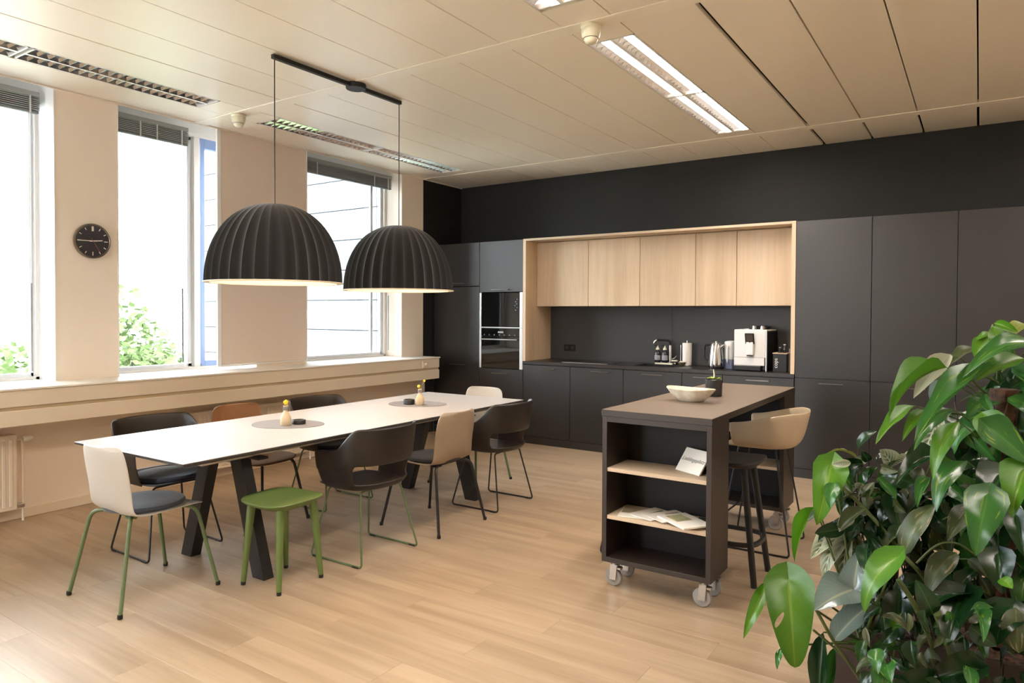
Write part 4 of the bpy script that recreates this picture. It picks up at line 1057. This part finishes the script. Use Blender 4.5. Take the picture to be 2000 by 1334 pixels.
B().box(-.033, .033, -.0135, -.0125, -.025, .045, M=Matrix.Translation((.008, -.045, .325)) @ Matrix.Rotation(math.radians(16), 4, 'X')).build('display', 'display', dsp)
B().lathe([(0, 0), (.009, 0), (.009, .004), (0, .004)], 14, M=Matrix.Translation((.008, -.045, .325)) @ Matrix.Rotation(math.radians(16), 4, 'X') @ Matrix.Translation((0, -.0125, -.040)) @ Matrix.Rotation(PI/2, 4, 'X')).build('knob', 'steel_bright', dsp, smooth=True)
slab(.075, .10, [(.9, .0), (1.0, .006), (.98, .03), (.7, .036), (.3, .037)], n=28).build('bean_hopper', 'plastic_black', r, smooth=True).location = (hw-.10, .25, .413)
bx(-hw+.08, hw-.19, .08, .30, .4125, .420, bev=.002).build('water_lid', 'steel', r)
for px, lb in ((1473, 'small clear glass upside down on the coffee machine, left'), (1497, 'small clear glass upside down on the coffee machine, right')):
    o = B().lathe([(.020, 0), (.024, .001), (.021, .034), (.012, .038), (0, .038), (0, .036), (.018, .032), (.020, 0)], 18).build('glass', 'steel_bright', None, smooth=True)
    o.location = (wx(px, 7.2)+(.0 if px < 1480 else -.03), 7.20 if px < 1480 else 7.16, ZW+.4125); tag(o, lb, 'glass', 'upturned glasses on the coffee machine')
# black box with lettering and utensils
bx0, bx1 = wx(1509.5, 7.14), wx(1540, 7.14)
r = thing('storage_box', 'black box with upright white lettering next to the coffee machine', 'box', ((bx0+bx1)/2, 7.14, ZW)); hw = (bx1-bx0)/2
bx(-hw, hw*.75, 0, .16, 0, .175, bev=.002).build('box', 'plastic_black', r)
bx(-hw-.004, hw*.75+.004, -.004, .164, .176, .186, bev=.002).build('lid', 'oak_shelf', r)
tm = text_mesh('cops', .052, 0, .0004)
put_mesh('lettering', tm, 'mark_white', r, Matrix.Translation((-hw+.028, -.0012, .085)) @ Matrix.Rotation(-PI/2, 4, 'Y') @ Matrix.Rotation(PI/2, 4, 'X'))
for dx, dy, h, mt, lb in ((-.02, .05, .055, 'soap_dark', 'short dark jar standing on the black box, left'), (.022, .06, .085, 'soap_dark', 'taller dark bottle with pale cap standing on the black box')):
    j = thing('jar', lb, 'jar', ((bx0+bx1)/2+dx, 7.14+dy, ZW+.1865))
    B().lathe([(0, 0), (.018, 0), (.020, .003), (.020, h*.7), (.010, h*.85), (.010, h*.9), (0, h*.9)], 18).build('body', mt, j, smooth=True)
    B().lathe([(0, h*.9), (.011, h*.9), (.011, h), (0, h)], 14).build('cap', 'cream', j, smooth=True)
o = B().tube([(bx1-.005, 7.19, ZW), (bx1-.003, 7.19, ZW+.23)], .004, 8).build('stirring_rod', 'steel', None, at=(bx1-.004, 7.19, ZW)); tag(o, 'thin steel rod standing right of the black box', 'utensil')
# ================================================================= PLANTS
def leaf_mesh(kind, arch=.10, fold=.30, droop=0):
    HOLE = set()
    rows, cols = (11, 8) if kind != 'monstera' else (48, 36); me_v = []; uv = []; b = B()
    for i in range(rows+1):
        t = i/rows
        if kind == 'heart': wv = .5*min(1, (t/.16)**.5 if t < .16 else 1)*(1-t)**.62*(1.12 if t < .5 else 1.12)*(1-.12*t)
        elif kind == 'long': wv = .5*(math.sin(PI*min(1, t**.72))**.85 if t < 1 else 0)
        elif kind == 'oval': wv = .5*math.sin(PI*t**.8)**.7 if 0 < t < 1 else 0
        else: wv = .5*min(1, (t/.14)**.5)*(1-t)**.5*1.1
        wv = max(wv, .004)
        for j in range(cols+1):
            u = -1+2*j/cols; t = i/rows
            if kind == 'monstera':      # the leaf's own slot: push the grid out to an ellipse
                a_ = (u-.60)*.5; b_ = t-.46; p_ = (a_*.87+b_*.5)/.17; q_ = (-a_*.5+b_*.87)/.038; rr_ = math.hypot(p_, q_)
                if rr_ < 1:
                    HOLE.add((i, j)); k_ = 1/max(rr_, .05); p_ *= k_*.17; q_ *= k_*.038
                    u = .60+(p_*.87-q_*.5)*2; t = .46+p_*.5+q_*.87
            yy = t
            if kind in ('heart', 'monstera'): yy = t - .20*abs(u)**1.6*max(0, 1-t*3.2)   # basal lobes
            z = arch*4*t*(1-t) + fold*abs(u)*wv*(1-.3*t) - .06*math.sin(9*t+u*2)*abs(u)*wv - droop*t*t
            me_v.append((u*wv, yy, z)); uv.append((.5+.5*u, t))
    fs = []
    for i in range(rows):
        for j in range(cols):
            if kind == 'monstera' and all(q in HOLE for q in ((i, j), (i, j+1), (i+1, j), (i+1, j+1))): continue
            fs.append((i*(cols+1)+j, i*(cols+1)+j+1, (i+1)*(cols+1)+j+1, (i+1)*(cols+1)+j))
    me = bpy.data.meshes.new('leaf'); me.from_pydata(me_v, [], fs); me.update()
    ul = me.uv_layers.new(name='UVMap')
    for lp in me.loops: ul.data[lp.index].uv = uv[lp.vertex_index]
    me.polygons.foreach_set('use_smooth', [True]*len(me.polygons))
    return me
LM = {}
def leaf_me(kind, mt, var):
    k = (kind, mt, var)
    if k not in LM:
        me = leaf_mesh(kind, [.05, .12, .18][var], [.25, .5, .12][var], 0); me.materials.append(MATS[mt]); LM[k] = me
    return LM[k]
WC = {'heart': .98, 'long': 1.0, 'oval': 1.0, 'monstera': 1.0}
def place_leaf(root, base, tip, wr, kind, mt, twist=0, var=None, smooth=False):
    ax = tip-base; l = ax.length; ax.normalize()
    back = (CAM - (base+tip)/2).normalized()*.75 + Vector((-.25, 0, .65))
    nrm = (back - ax*back.dot(ax)).normalized()
    nrm = Matrix.Rotation(math.radians(twist), 3, ax) @ nrm
    sx = ax.cross(nrm)
    var = random.randrange(3) if var is None else var
    o = bpy.data.objects.new('leaf', leaf_me(kind, mt, var)); col.objects.link(o); o.parent = root
    wr = wr*(.88 if kind != 'monstera' else 1)
    M_ = Matrix(((sx.x*l*wr, ax.x*l, nrm.x*l, base.x-root.location.x), (sx.y*l*wr, ax.y*l, nrm.y*l, base.y-root.location.y), (sx.z*l*wr, ax.z*l, nrm.z*l, base.z-root.location.z), (0, 0, 0, 1)))
    o.matrix_basis = M_
    return o
def petiole(root, p0, p1, r=.004, mt='stalk_green', sag=.06):
    mid = (p0+p1)/2+Vector((0, 0, sag)); pts = []
    for i in range(9):
        t = i/8; pts.append(p0*(1-t)**2+mid*2*t*(1-t)+p1*t*t)
    at = root.location
    return B().tube([q-at for q in pts], 0, 7, rs=[r*(1.5-.8*i/8) for i in range(9)]).build('stem', mt, root, smooth=True)
# planter
PX0, PX1, PY0, PY1, PH = -.475, .98, 3.085, 3.50, .27
pl = thing('planter', 'low dark brown planter box full of plants in the right corner', 'planter', ((PX0+PX1)/2, (PY0+PY1)/2, 0)); at = pl.location
x = PX0; k = 0
while x < PX1-.05:
    x2 = min(x+.46 if k else x+.105, PX1); bx(x+.001, x2-.001, PY0, PY0+.018, .012, PH, bev=.001).build('panel', 'planter_brown', pl, at=at); x = x2; k += 1
b = B(); b.box(PX0, PX0+.018, PY0+.019, PY1-.019, .012, PH); b.box(PX1-.018, PX1, PY0+.019, PY1-.019, .012, PH); b.box(PX0, PX1, PY1-.018, PY1, .012, PH); b.box(PX0+.018, PX1-.018, PY0+.018, PY1-.018, .02, .04); b.box(PX0+.03, PX1-.03, PY0+.03, PY1-.03, 0, .012)
b.build('body', 'planter_brown', pl, at=at)
s = B(); nx, ny = 46, 12; vs = []
for i in range(nx+1):
    for j in range(ny+1): vs.append((PX0+.019+(PX1-PX0-.038)*i/nx, PY0+.019+(PY1-PY0-.038)*j/ny, PH-.03+random.uniform(-.012, .018)))
s.add(vs, [(i*(ny+1)+j, (i+1)*(ny+1)+j, (i+1)*(ny+1)+j+1, i*(ny+1)+j+1) for i in range(nx) for j in range(ny)])
s.build('bark_mulch', 'soil', pl, at=at, smooth=False, kind='stuff')
ZSOIL = PH-.025
def plant(name, label, px_y, Y=3.27): 
    x = px_y; return thing(name, label, 'plant', (x, Y, ZSOIL), group=None)
mon = plant('monstera_plant', 'monstera with large glossy slotted leaves hanging at the left front of the planter', -.30)
agl = plant('striped_aglaonema', 'cream striped leafy plant drooping at the left end of the planter', -.36, 3.36)
alo = plant('alocasia_plant', 'dark patterned broad-leaved plant low in the middle of the planter', -.08, 3.38)
phi = plant('philodendron_plant', 'climbing plant with long bright green drooping leaves at the top right', .30, 3.30)
pot = plant('pothos_plant', 'pothos with heart-shaped yellow flecked leaves climbing the right moss pole', .58, 3.28)
und = plant('creeping_plant', 'dense dark green small-leaved creeper spilling over the planter front', .12, 3.16)
P_ = {'m': mon, 'a': agl, 'o': alo, 'p': phi, 't': pot, 'u': und}
for ob in P_.values(): pass
# moss poles
for px, yt, lb in ((1958, 760, 'brown moss pole carrying the climbing plants, at the right edge'), (1735, 960, 'brown rooty stem pole in the left part of the planter')):
    X_ = ony(px, 1000, 3.32).x; z1 = ony(px, yt, 3.32).z
    r = thing('moss_pole', lb, 'plant support', (X_, 3.32, ZSOIL+.001)); b = B(); n = 16; vs = []; m = 40
    h = z1-ZSOIL; rad = .045 if px > 1800 else .028
    for i in range(m+1):
        for j in range(n):
            rr = rad*(1+random.uniform(-.16, .16)); vs.append((rr*math.cos(2*PI*j/n), rr*math.sin(2*PI*j/n), h*i/m))
    b.add(vs, [(i*n+j, i*n+(j+1) % n, (i+1)*n+(j+1) % n, (i+1)*n+j) for i in range(m) for j in range(n)]+[tuple(range(n-1, -1, -1)), tuple(range(m*n, m*n+n))])
    b.build('pole', 'moss_pole', r, smooth=True)
    for q in range(9):
        a = q*.9; p = [(math.cos(a+.12*k+.3*math.sin(k))*(rad+.006), math.sin(a+.12*k)*(rad+.006), h*.05+h*.9*k/12) for k in range(13)]
        B().tube(p, .0035, 5).build('aerial_root', 'stalk_brown', r, smooth=True)
# leaves the photograph shows one by one: (plant, base px, tip px, width ratio, depth base, depth tip, shape, colour, twist)
LV = [
 ('p', 1942, 631, 1989, 649, .50, 2.50, 2.45, 'long', 'leaf_bright', 20), ('p', 1940, 637, 1960, 699, .55, 2.47, 2.45, 'long', 'leaf_bright', -10),
 ('p', 1936, 650, 1904, 667, .45, 2.5, 2.5, 'long', 'leaf_bright', 0), ('p', 1935, 655, 1904, 700, .55, 2.5, 2.45, 'long', 'leaf_bright', 15),
 ('p', 1953, 656, 1980, 700, .8, 2.52, 2.5, 'heart', 'leaf_green', 0), ('t', 2012, 636, 1968, 664, .55, 2.55, 2.5, 'oval', 'leaf_yellow', 0),
 ('t', 2030, 675, 1880, 738, .30, 2.35, 2.3, 'long', 'leaf_green', 0), ('p', 1945, 712, 1786, 862, .26, 2.35, 2.25, 'long', 'leaf_green', 20),
 ('p', 2000, 700, 1905, 745, .45, 2.4, 2.35, 'long', 'leaf_bright', 0),
 ('p', 1856, 692, 1784, 778, .36, 2.5, 2.45, 'long', 'leaf_pale', -10), ('p', 1849, 718, 1737, 816, .24, 2.42, 2.35, 'long', 'leaf_bright', 20),
 ('t', 1908, 680, 1856, 712, .5, 2.55, 2.5, 'oval', 'leaf_olive', 10), ('p', 1787, 793, 1710, 868, .30, 2.45, 2.4, 'long', 'leaf_bright', 10),
 ('p', 1809, 802, 1762, 862, .32, 2.45, 2.4, 'long', 'leaf_bright', -10), ('p', 1852, 744, 1820, 788, .6, 2.5, 2.45, 'oval', 'leaf_silver_sheen', 0),
 ('p', 1862, 800, 1785, 880, .34, 2.4, 2.35, 'long', 'leaf_green', 0),
 ('t', 1930, 788, 1890, 816, .9, 2.5, 2.45, 'heart', 'leaf_green', 0), ('t', 1928, 832, 2015, 908, .80, 2.25, 2.2, 'heart', 'leaf_green', 0),
 ('a', 1836, 815, 1803, 894, .55, 2.6, 2.55, 'oval', 'leaf_stripe', 0), ('p', 1873, 824, 1822, 938, .33, 2.3, 2.25, 'long', 'leaf_bright', 0),
 ('o', 1822, 893, 1750, 946, .55, 2.4, 2.35, 'heart', 'leaf_dark', 0), ('t', 1888, 900, 1829, 1000, .48, 2.3, 2.25, 'long', 'leaf_green', 15),
 ('t', 1817, 933, 1791, 992, .36, 2.35, 2.3, 'long', 'leaf_green', 0), ('o', 1766, 1084, 1830, 984, .44, 2.3, 2.3, 'oval', 'leaf_olive', 0),
 ('o', 1903, 988, 1850, 1058, .48, 2.3, 2.25, 'long', 'leaf_olive', 0), ('t', 1930, 965, 1906, 1086, .72, 2.2, 2.15, 'heart', 'leaf_green', -15),
 ('t', 1965, 925, 1918, 1005, .85, 2.35, 2.3, 'heart', 'leaf_dark', 0), ('t', 2005, 915, 1977, 1012, .75, 2.2, 2.15, 'heart', 'leaf_bright', 0),
 ('t', 1985, 1005, 2002, 1088, .7, 2.25, 2.2, 'heart', 'leaf_dark', 0), ('t', 1875, 948, 1920, 975, .5, 2.35, 2.3, 'oval', 'leaf_olive', 0),
 ('m', 1624, 905, 1595, 1026, .62, 2.55, 2.5, 'heart', 'leaf_bright', -25), ('m', 1632, 940, 1622, 995, .55, 2.5, 2.45, 'long', 'leaf_green', 0),
 ('m', 1640, 918, 1664, 962, .8, 2.55, 2.5, 'heart', 'leaf_green', 0),
 ('m', 1592, 990, 1552, 1098, .24, 2.55, 2.5, 'long', 'leaf_bright', 0), ('m', 1600, 1000, 1556, 1036, .30, 2.57, 2.52, 'long', 'leaf_silver_sheen', 0),
 ('a', 1676, 898, 1608, 893, .13, 2.65, 2.6, 'long', 'leaf_yellow', 40), ('a', 1676, 876, 1712, 842, .5, 2.65, 2.6, 'oval', 'leaf_dark', 0),
 ('a', 1655, 920, 1703, 892, .52, 2.62, 2.6, 'oval', 'leaf_olive', 0), ('a', 1690, 955, 1714, 912, .5, 2.6, 2.55, 'oval', 'leaf_green', 0),
 ('a', 1738, 918, 1718, 878, .9, 2.65, 2.6, 'oval', 'leaf_stripe', 0), ('a', 1782, 897, 1742, 912, .5, 2.6, 2.6, 'oval', 'leaf_stripe', 0),
 ('a', 1800, 905, 1765, 890, .5, 2.65, 2.6, 'oval', 'leaf_pale', 0),
 ('o', 1742, 978, 1700, 952, .9, 2.6, 2.55, 'heart', 'leaf_dark', 0), ('o', 1668, 945, 1641, 1008, .55, 2.6, 2.55, 'oval', 'leaf_dark', 0),
 ('a', 1650, 1030, 1583, 1092, .52, 2.65, 2.6, 'long', 'leaf_stripe', 0), ('a', 1655, 1035, 1608, 1135, .42, 2.62, 2.58, 'long', 'leaf_stripe', 0),
 ('a', 1660, 1040, 1648, 1145, .40, 2.6, 2.55, 'long', 'leaf_stripe', 0), ('a', 1664, 1036, 1690, 1128, .42, 2.62, 2.58, 'long', 'leaf_stripe', 0),
 ('a', 1655, 1008, 1694, 1004, .7, 2.65, 2.65, 'oval', 'leaf_stripe', 0), ('a', 1660, 1028, 1698, 1048, .6, 2.65, 2.62, 'oval', 'leaf_green', 0),
 ('a', 1665, 985, 1640, 960, .7, 2.68, 2.66, 'oval', 'leaf_stripe', 0), ('a', 1668, 1000, 1632, 985, .55, 2.68, 2.64, 'oval', 'leaf_stripe', 0),
 ('o', 1780, 985, 1728, 1040, .85, 2.6, 2.5, 'heart', 'leaf_dark', 0), ('o', 1778, 970, 1790, 1050, .8, 2.62, 2.55, 'heart', 'leaf_dark', 0),
 ('m', 1540, 1130, 1553, 1304, .57, 2.32, 2.25, 'monstera', 'leaf_bright', -12), ('m', 1500, 1135, 1452, 1248, .24, 2.35, 2.3, 'long', 'leaf_bright', -20),
 ('m', 1528, 1265, 1518, 1308, .35, 2.4, 2.38, 'long', 'leaf_green', 0),
 ('m', 1668, 1152, 1590, 1192, 1.0, 2.4, 2.3, 'heart', 'leaf_silver_sheen', 0), ('m', 1668, 1150, 1680, 1074, .9, 2.4, 2.45, 'heart', 'leaf_silver_sheen', 0),
 ('m', 1672, 1150, 1722, 1122, .85, 2.4, 2.4, 'oval', 'leaf_silver_sheen', 0), ('m', 1628, 1252, 1703, 1178, .55, 2.35, 2.35, 'oval', 'leaf_silver_sheen', 0),
 ('m', 1754, 1088, 1688, 1198, .60, 2.25, 2.25, 'heart', 'leaf_bright', 10),
 ('m', 1608, 1235, 1600, 1400, .26, 2.45, 2.4, 'long', 'leaf_dark', 0), ('m', 1632, 1262, 1618, 1390, .2, 2.45, 2.4, 'long', 'leaf_green', 0),
 ('t', 1822, 1200, 1788, 1132, .6, 2.2, 2.2, 'oval', 'leaf_dark', 0), ('t', 1880, 1162, 1812, 1186, .9, 2.3, 2.2, 'heart', 'leaf_dark', 0),
 ('t', 1882, 1160, 1852, 1262, .85, 2.25, 2.15, 'heart', 'leaf_dark', 0), ('t', 1878, 1140, 1915, 1112, .9, 2.3, 2.3, 'heart', 'leaf_dark', 0),
 ('t', 1950, 1080, 1958, 1160, 1.0, 2.25, 2.2, 'heart', 'leaf_dark', 0), ('t', 1978, 1185, 1945, 1262, 1.0, 2.2, 2.15, 'heart', 'leaf_dark', 0),
 ('t', 1985, 1195, 2020, 1240, .9, 2.25, 2.15, 'heart', 'leaf_dark', 0), ('t', 1955, 1130, 1978, 1150, .9, 2.2, 2.15, 'oval', 'leaf_bright', 0),
 ('o', 1868, 1080, 1812, 1162, .5, 2.3, 2.25, 'oval', 'leaf_olive', 0), ('o', 1890, 1092, 1928, 1128, .6, 2.3, 2.25, 'oval', 'leaf_olive', 0),
 ('t', 1915, 1225, 1926, 1288, .7, 2.25, 2.2, 'heart', 'leaf_green', 0), ('t', 1862, 1255, 1870, 1278, .9, 2.2, 2.2, 'oval', 'leaf_silver_sheen', 0),
 ('u', 1735, 1205, 1762, 1190, .5, 2.45, 2.4, 'long', 'leaf_bright', 0), ('u', 1750, 1260, 1762, 1195, .3, 2.4, 2.35, 'long', 'leaf_bright', 0),
 ('u', 1700, 1290, 1780, 1262, .4, 2.4, 2.4, 'long', 'leaf_green', 0), ('u', 1790, 1320, 1822, 1345, .6, 2.3, 2.25, 'oval', 'leaf_bright', 0),
 ('u', 1690, 1225, 1698, 1270, .35, 2.45, 2.42, 'long', 'leaf_pale', 0), ('u', 1815, 1300, 1838, 1335, .5, 2.35, 2.3, 'long', 'leaf_olive', 0),
 ('t', 1905, 1270, 1925, 1310, .5, 2.35, 2.3, 'long', 'leaf_olive', 0), ('m', 1655, 1255, 1690, 1262, .4, 2.5, 2.5, 'long', 'leaf_green', 0),
]
core = {'m': (1690, 1230, 2.55), 'a': (1672, 1010, 2.7), 'o': (1760, 1050, 2.68), 'p': (1945, 780, 2.62), 't': (1955, 1000, 2.62), 'u': (1750, 1270, 2.55)}
DSC = 1.08     # the whole foliage stands a little deeper than first surveyed
for i, (k, bx_, by_, tx_, ty_, wr, d0, d1, kind, mt, tw) in enumerate(LV):
    root = P_[k]; base = dep(bx_, by_, d0*DSC); tip = dep(tx_, ty_, d1*DSC)
    place_leaf(root, base, tip, wr, kind, mt, tw, var=(0 if mt == 'leaf_silver_sheen' else None))
    cx, cy, cdp = core[k]
    if k in 'pt': cpt = dep(1955+random.uniform(-8, 8), min(1200, by_+random.uniform(20, 90)), 2.62*DSC)
    else: cpt = dep(cx+random.uniform(-15, 15), max(cy, by_*.5+cy*.5)+random.uniform(0, 40), cdp*DSC)
    petiole(root, cpt, base, .0028 if k != 'm' else .004, 'stalk_green' if k != 'a' else 'stalk_brown', sag=.02)
# prominent stalks
def stalk(root, pts, r, mt='stalk_green'):
    p = [dep(x, y, d*DSC)-root.location for x, y, d in pts]
    q = []
    for i in range(len(p)-1):
        p0, p1, p2, p3 = p[max(i-1, 0)], p[i], p[i+1], p[min(i+2, len(p)-1)]
        for s in range(6):
            t = s/6; q.append(.5*((2*p1)+(p2-p0)*t+(2*p0-5*p1+4*p2-p3)*t*t+(3*p1-p0-3*p2+p3)*t**3))
    q.append(p[-1])
    B().tube(q, r, 8).build('stem', mt, root, smooth=True)
stalk(mon, [(1754, 1132, 2.25), (1785, 1180, 2.25), (1820, 1260, 2.3), (1850, 1350, 2.45)], .0085)
stalk(mon, [(1632, 938, 2.52), (1680, 985, 2.5), (1730, 1040, 2.45), (1766, 1086, 2.35), (1805, 1130, 2.35), (1840, 1200, 2.4)], .0075)
stalk(mon, [(1560, 1150, 2.33), (1590, 1185, 2.33), (1628, 1252, 2.35), (1668, 1310, 2.4), (1700, 1360, 2.5)], .006)
stalk(mon, [(1588, 1230, 2.4), (1640, 1275, 2.4), (1690, 1330, 2.45)], .0045)
stalk(pot, [(1830, 1198, 2.2), (1850, 1250, 2.25), (1862, 1300, 2.3), (1866, 1380, 2.4)], .013)
stalk(pot, [(1880, 1252, 2.25), (1870, 1300, 2.3), (1866, 1380, 2.42)], .016)
stalk(phi, [(1790, 800, 2.5), (1850, 806, 2.5), (1900, 815, 2.55), (1950, 850, 2.62)], .004)
stalk(phi, [(1850, 718, 2.45), (1900, 760, 2.45), (1950, 800, 2.6)], .004)
stalk(phi, [(1940, 634, 2.5), (1920, 690, 2.5), (1890, 730, 2.55), (1950, 790, 2.6)], .005)
stalk(alo, [(1790, 1100, 2.35), (1830, 1065, 2.35), (1870, 1062, 2.35), (1905, 1085, 2.4)], .004)
for q in range(6): stalk(agl, [(1665+q*4, 900+q*6, 2.68), (1668+q*5, 1000, 2.68), (1680+q*9, 1120, 2.68), (1690+q*10, 1230, 2.7)], .0035, 'stalk_brown' if q % 2 else 'stalk_green')
# the crowded leaves behind and between
poly = [(1985, 700), (1880, 800), (1830, 890), (1720, 940), (1660, 960), (1650, 1060), (1690, 1150), (1680, 1260), (1660, 1334), (1700, 1420), (2300, 1420), (2260, 700)]
def inside(x, y):
    c = False; n = len(poly); j = n-1
    for i in range(n):
        if (poly[i][1] > y) != (poly[j][1] > y) and x < (poly[j][0]-poly[i][0])*(y-poly[i][1])/(poly[j][1]-poly[i][1])+poly[i][0]: c = not c
        j = i
    return c
random.seed(11); cntl = 0
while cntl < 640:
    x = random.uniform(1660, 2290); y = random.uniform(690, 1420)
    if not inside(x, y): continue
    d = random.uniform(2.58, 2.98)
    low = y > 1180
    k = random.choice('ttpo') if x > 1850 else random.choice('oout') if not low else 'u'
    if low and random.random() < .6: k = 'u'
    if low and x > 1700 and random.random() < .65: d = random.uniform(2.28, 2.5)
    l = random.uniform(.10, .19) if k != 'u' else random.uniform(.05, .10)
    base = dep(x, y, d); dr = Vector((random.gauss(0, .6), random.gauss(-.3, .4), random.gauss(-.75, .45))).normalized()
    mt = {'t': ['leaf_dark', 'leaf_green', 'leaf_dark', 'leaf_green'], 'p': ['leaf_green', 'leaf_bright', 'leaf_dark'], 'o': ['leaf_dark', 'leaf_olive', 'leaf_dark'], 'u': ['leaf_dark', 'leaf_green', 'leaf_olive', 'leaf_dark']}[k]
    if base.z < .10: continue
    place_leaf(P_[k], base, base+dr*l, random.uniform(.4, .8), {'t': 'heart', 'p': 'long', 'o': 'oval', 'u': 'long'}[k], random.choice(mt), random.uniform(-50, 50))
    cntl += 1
for q in range(90):
    x = random.uniform(1645, 1770); y = random.uniform(895, 1190)
    if x < 1665 and y > 1060: continue
    base = dep(x, y, random.uniform(2.68, 2.88)); dr = Vector((random.gauss(-.3, .6), random.gauss(-.3, .4), random.gauss(-.4, .6))).normalized()
    place_leaf(agl, base, base+dr*random.uniform(.06, .12), random.uniform(.45, .75), 'oval', random.choice(['leaf_stripe', 'leaf_dark', 'leaf_olive', 'leaf_dark', 'leaf_dark', 'leaf_green']), random.uniform(-60, 60))
# tangle of thin stems behind, one part per plant
for root, xs_ in ((phi, (1900, 2100)), (pot, (1900, 2120)), (alo, (1720, 1850)), (und, (1700, 1900))):
    b = B()
    for q in range(14):
        xb = random.uniform(*xs_); p = []
        yt = random.uniform(760, 950) if root in (phi, pot) else random.uniform(1000, 1150)
        d0 = random.uniform(2.75, 2.95); xt = xb+random.uniform(-60, 60)
        for s in range(8):
            t = s/7; p.append(dep(xb+(xt-xb)*t+12*math.sin(5*t+q), 1290+(yt-1290)*t, d0)-root.location)
        b.tube(p, .0035, 5)
    b.build('stem_tangle', 'stalk_brown', root, smooth=True, kind='stuff')
# ================================================================= OUTSIDE
gr = struct(bx(-160, XW-2, -120, 120, -7.2, -7).build('ground', 'ground_green'))
struct(bx(-34, XW-2, YN-30, 8.9, -6.99, -6.95).build('ground', 'outside_paving' if mat('outside_paving', (.60, .60, .56), .9) else ''))
# white panelled wing of the building
wg = thing('building_wing', 'white panelled facade of the neighbouring wing seen through the windows', 'building', (-10.3, 9.1, -7)); at = wg.location
FZ = [.668+.5535*i for i in range(-14, 11)]
struct  # panels laid row by row
bx(-14.6, -6.3, 9.03, 9.4, -7, FZ[-1]+.1).build('wall', 'gap_grey', wg, at=at)
src = {}
for zi in range(len(FZ)-1):
    for xa, xb in ((-14.55, -11.6), (-11.59, -8.95), (-8.94, -6.31)):
        if xa not in src: o = bx(0, xb-xa, 0, .028, 0, .5535-.016, bev=.003).build('facade_panel', 'outside_white', wg); src[xa] = o
        else: o = src[xa].copy(); col.objects.link(o)
        o.location = (xa-at.x, 9.0-at.y, FZ[zi]+.008-at.z)
bx(-14.95, -14.56, 8.98, 9.4, -7, FZ[-1]+.1, bev=.01).build('corner_trim', 'outside_blue', wg, at=at)
# trees
def tree(label, base, top, blobs, n, lsz=.16, seed=1, fm='foliage'):
    rnd = random.Random(seed)
    r = thing('tree', label, 'tree', base, group=None)
    h = top-base[2]; b = B()
    b.tube([(0, 0, 0), (.1, .05, h*.4), (-.05, .1, h*.8), (0, 0, h)], 0, 8, rs=[.18, .14, .07, .02])
    for i in range(16):
        z = h*(.45+.5*rnd.random()); bl = rnd.choice(blobs)
        b.tube([(0, 0, z), ((bl[0])*.5, (bl[1])*.5, (z+bl[2]-base[2])/2), (bl[0], bl[1], bl[2]-base[2])], 0, 5, rs=[.05, .03, .01])
    b.build('trunk', 'bark', r, smooth=True)
    f = B()
    for i in range(n):
        bl = rnd.choice(blobs)
        while True:
            q = Vector((rnd.uniform(-1, 1), rnd.uniform(-1, 1), rnd.uniform(-1, 1)))
            if q.length < 1: break
        c = Vector((bl[0], bl[1], bl[2]-base[2]))+q*bl[3]
        d = Vector((rnd.gauss(0, 1), rnd.gauss(0, 1), rnd.gauss(0, .6))).normalized(); s = d.orthogonal().normalized()
        s = Matrix.Rotation(rnd.uniform(0, 6.28), 3, d) @ s
        l = lsz*rnd.uniform(.6, 1.3)
        f.add([c, c+d*l*.5+s*l*.28, c+d*l, c+d*l*.5-s*l*.28], [(0, 1, 2, 3)])
    f.build('foliage', fm, r, kind='stuff')
    return r
tree('leafy green tree outside the window right of the clock', (-12.2, 6.0, -6.95), 1.6, [(0, 0, 1.3, .75), (.1, .35, .75, .75), (0, -.4, .7, .8), (0, .5, .1, .7), (.2, -.2, -.2, .9), (-.2, .8, .3, .45), (0, 0, -1, 1.0)], 2600, .17, 3)
tree('pale green treetop outside the leftmost window', (-14.6, 3.6, -6.95), .9, [(0, 0, .45, .75), (0, .7, .2, .6), (0, -.8, .3, .9), (.2, .3, -.4, .9), (0, -.3, -1, 1.1)], 2600, .17, 5)
tree('large green tree outside reflected in the oven glass', (-15.5, -5.5, -6.95), 2.4, [(0, 0, 1.2, 1.4), (0, 1.9, .6, 1.5), (0, -1.9, .5, 1.6), (0, 0, 0, 2.2), (.3, 1.2, -2, 2.2), (0, -1.2, -2.4, 2.2)], 5000, .30, 21, 'foliage_sunlit')
tree('distant tree line outside left of the facade', (-60, 42, -6.95), -1, [(0, i*4-20, -3.5, 2.8) for i in range(11)], 3000, .9, 9)
tree('distant tree line outside the leftmost window', (-70, 22, -6.95), -1, [(0, i*4-14, -3.8, 2.6) for i in range(8)], 2000, .9, 12)
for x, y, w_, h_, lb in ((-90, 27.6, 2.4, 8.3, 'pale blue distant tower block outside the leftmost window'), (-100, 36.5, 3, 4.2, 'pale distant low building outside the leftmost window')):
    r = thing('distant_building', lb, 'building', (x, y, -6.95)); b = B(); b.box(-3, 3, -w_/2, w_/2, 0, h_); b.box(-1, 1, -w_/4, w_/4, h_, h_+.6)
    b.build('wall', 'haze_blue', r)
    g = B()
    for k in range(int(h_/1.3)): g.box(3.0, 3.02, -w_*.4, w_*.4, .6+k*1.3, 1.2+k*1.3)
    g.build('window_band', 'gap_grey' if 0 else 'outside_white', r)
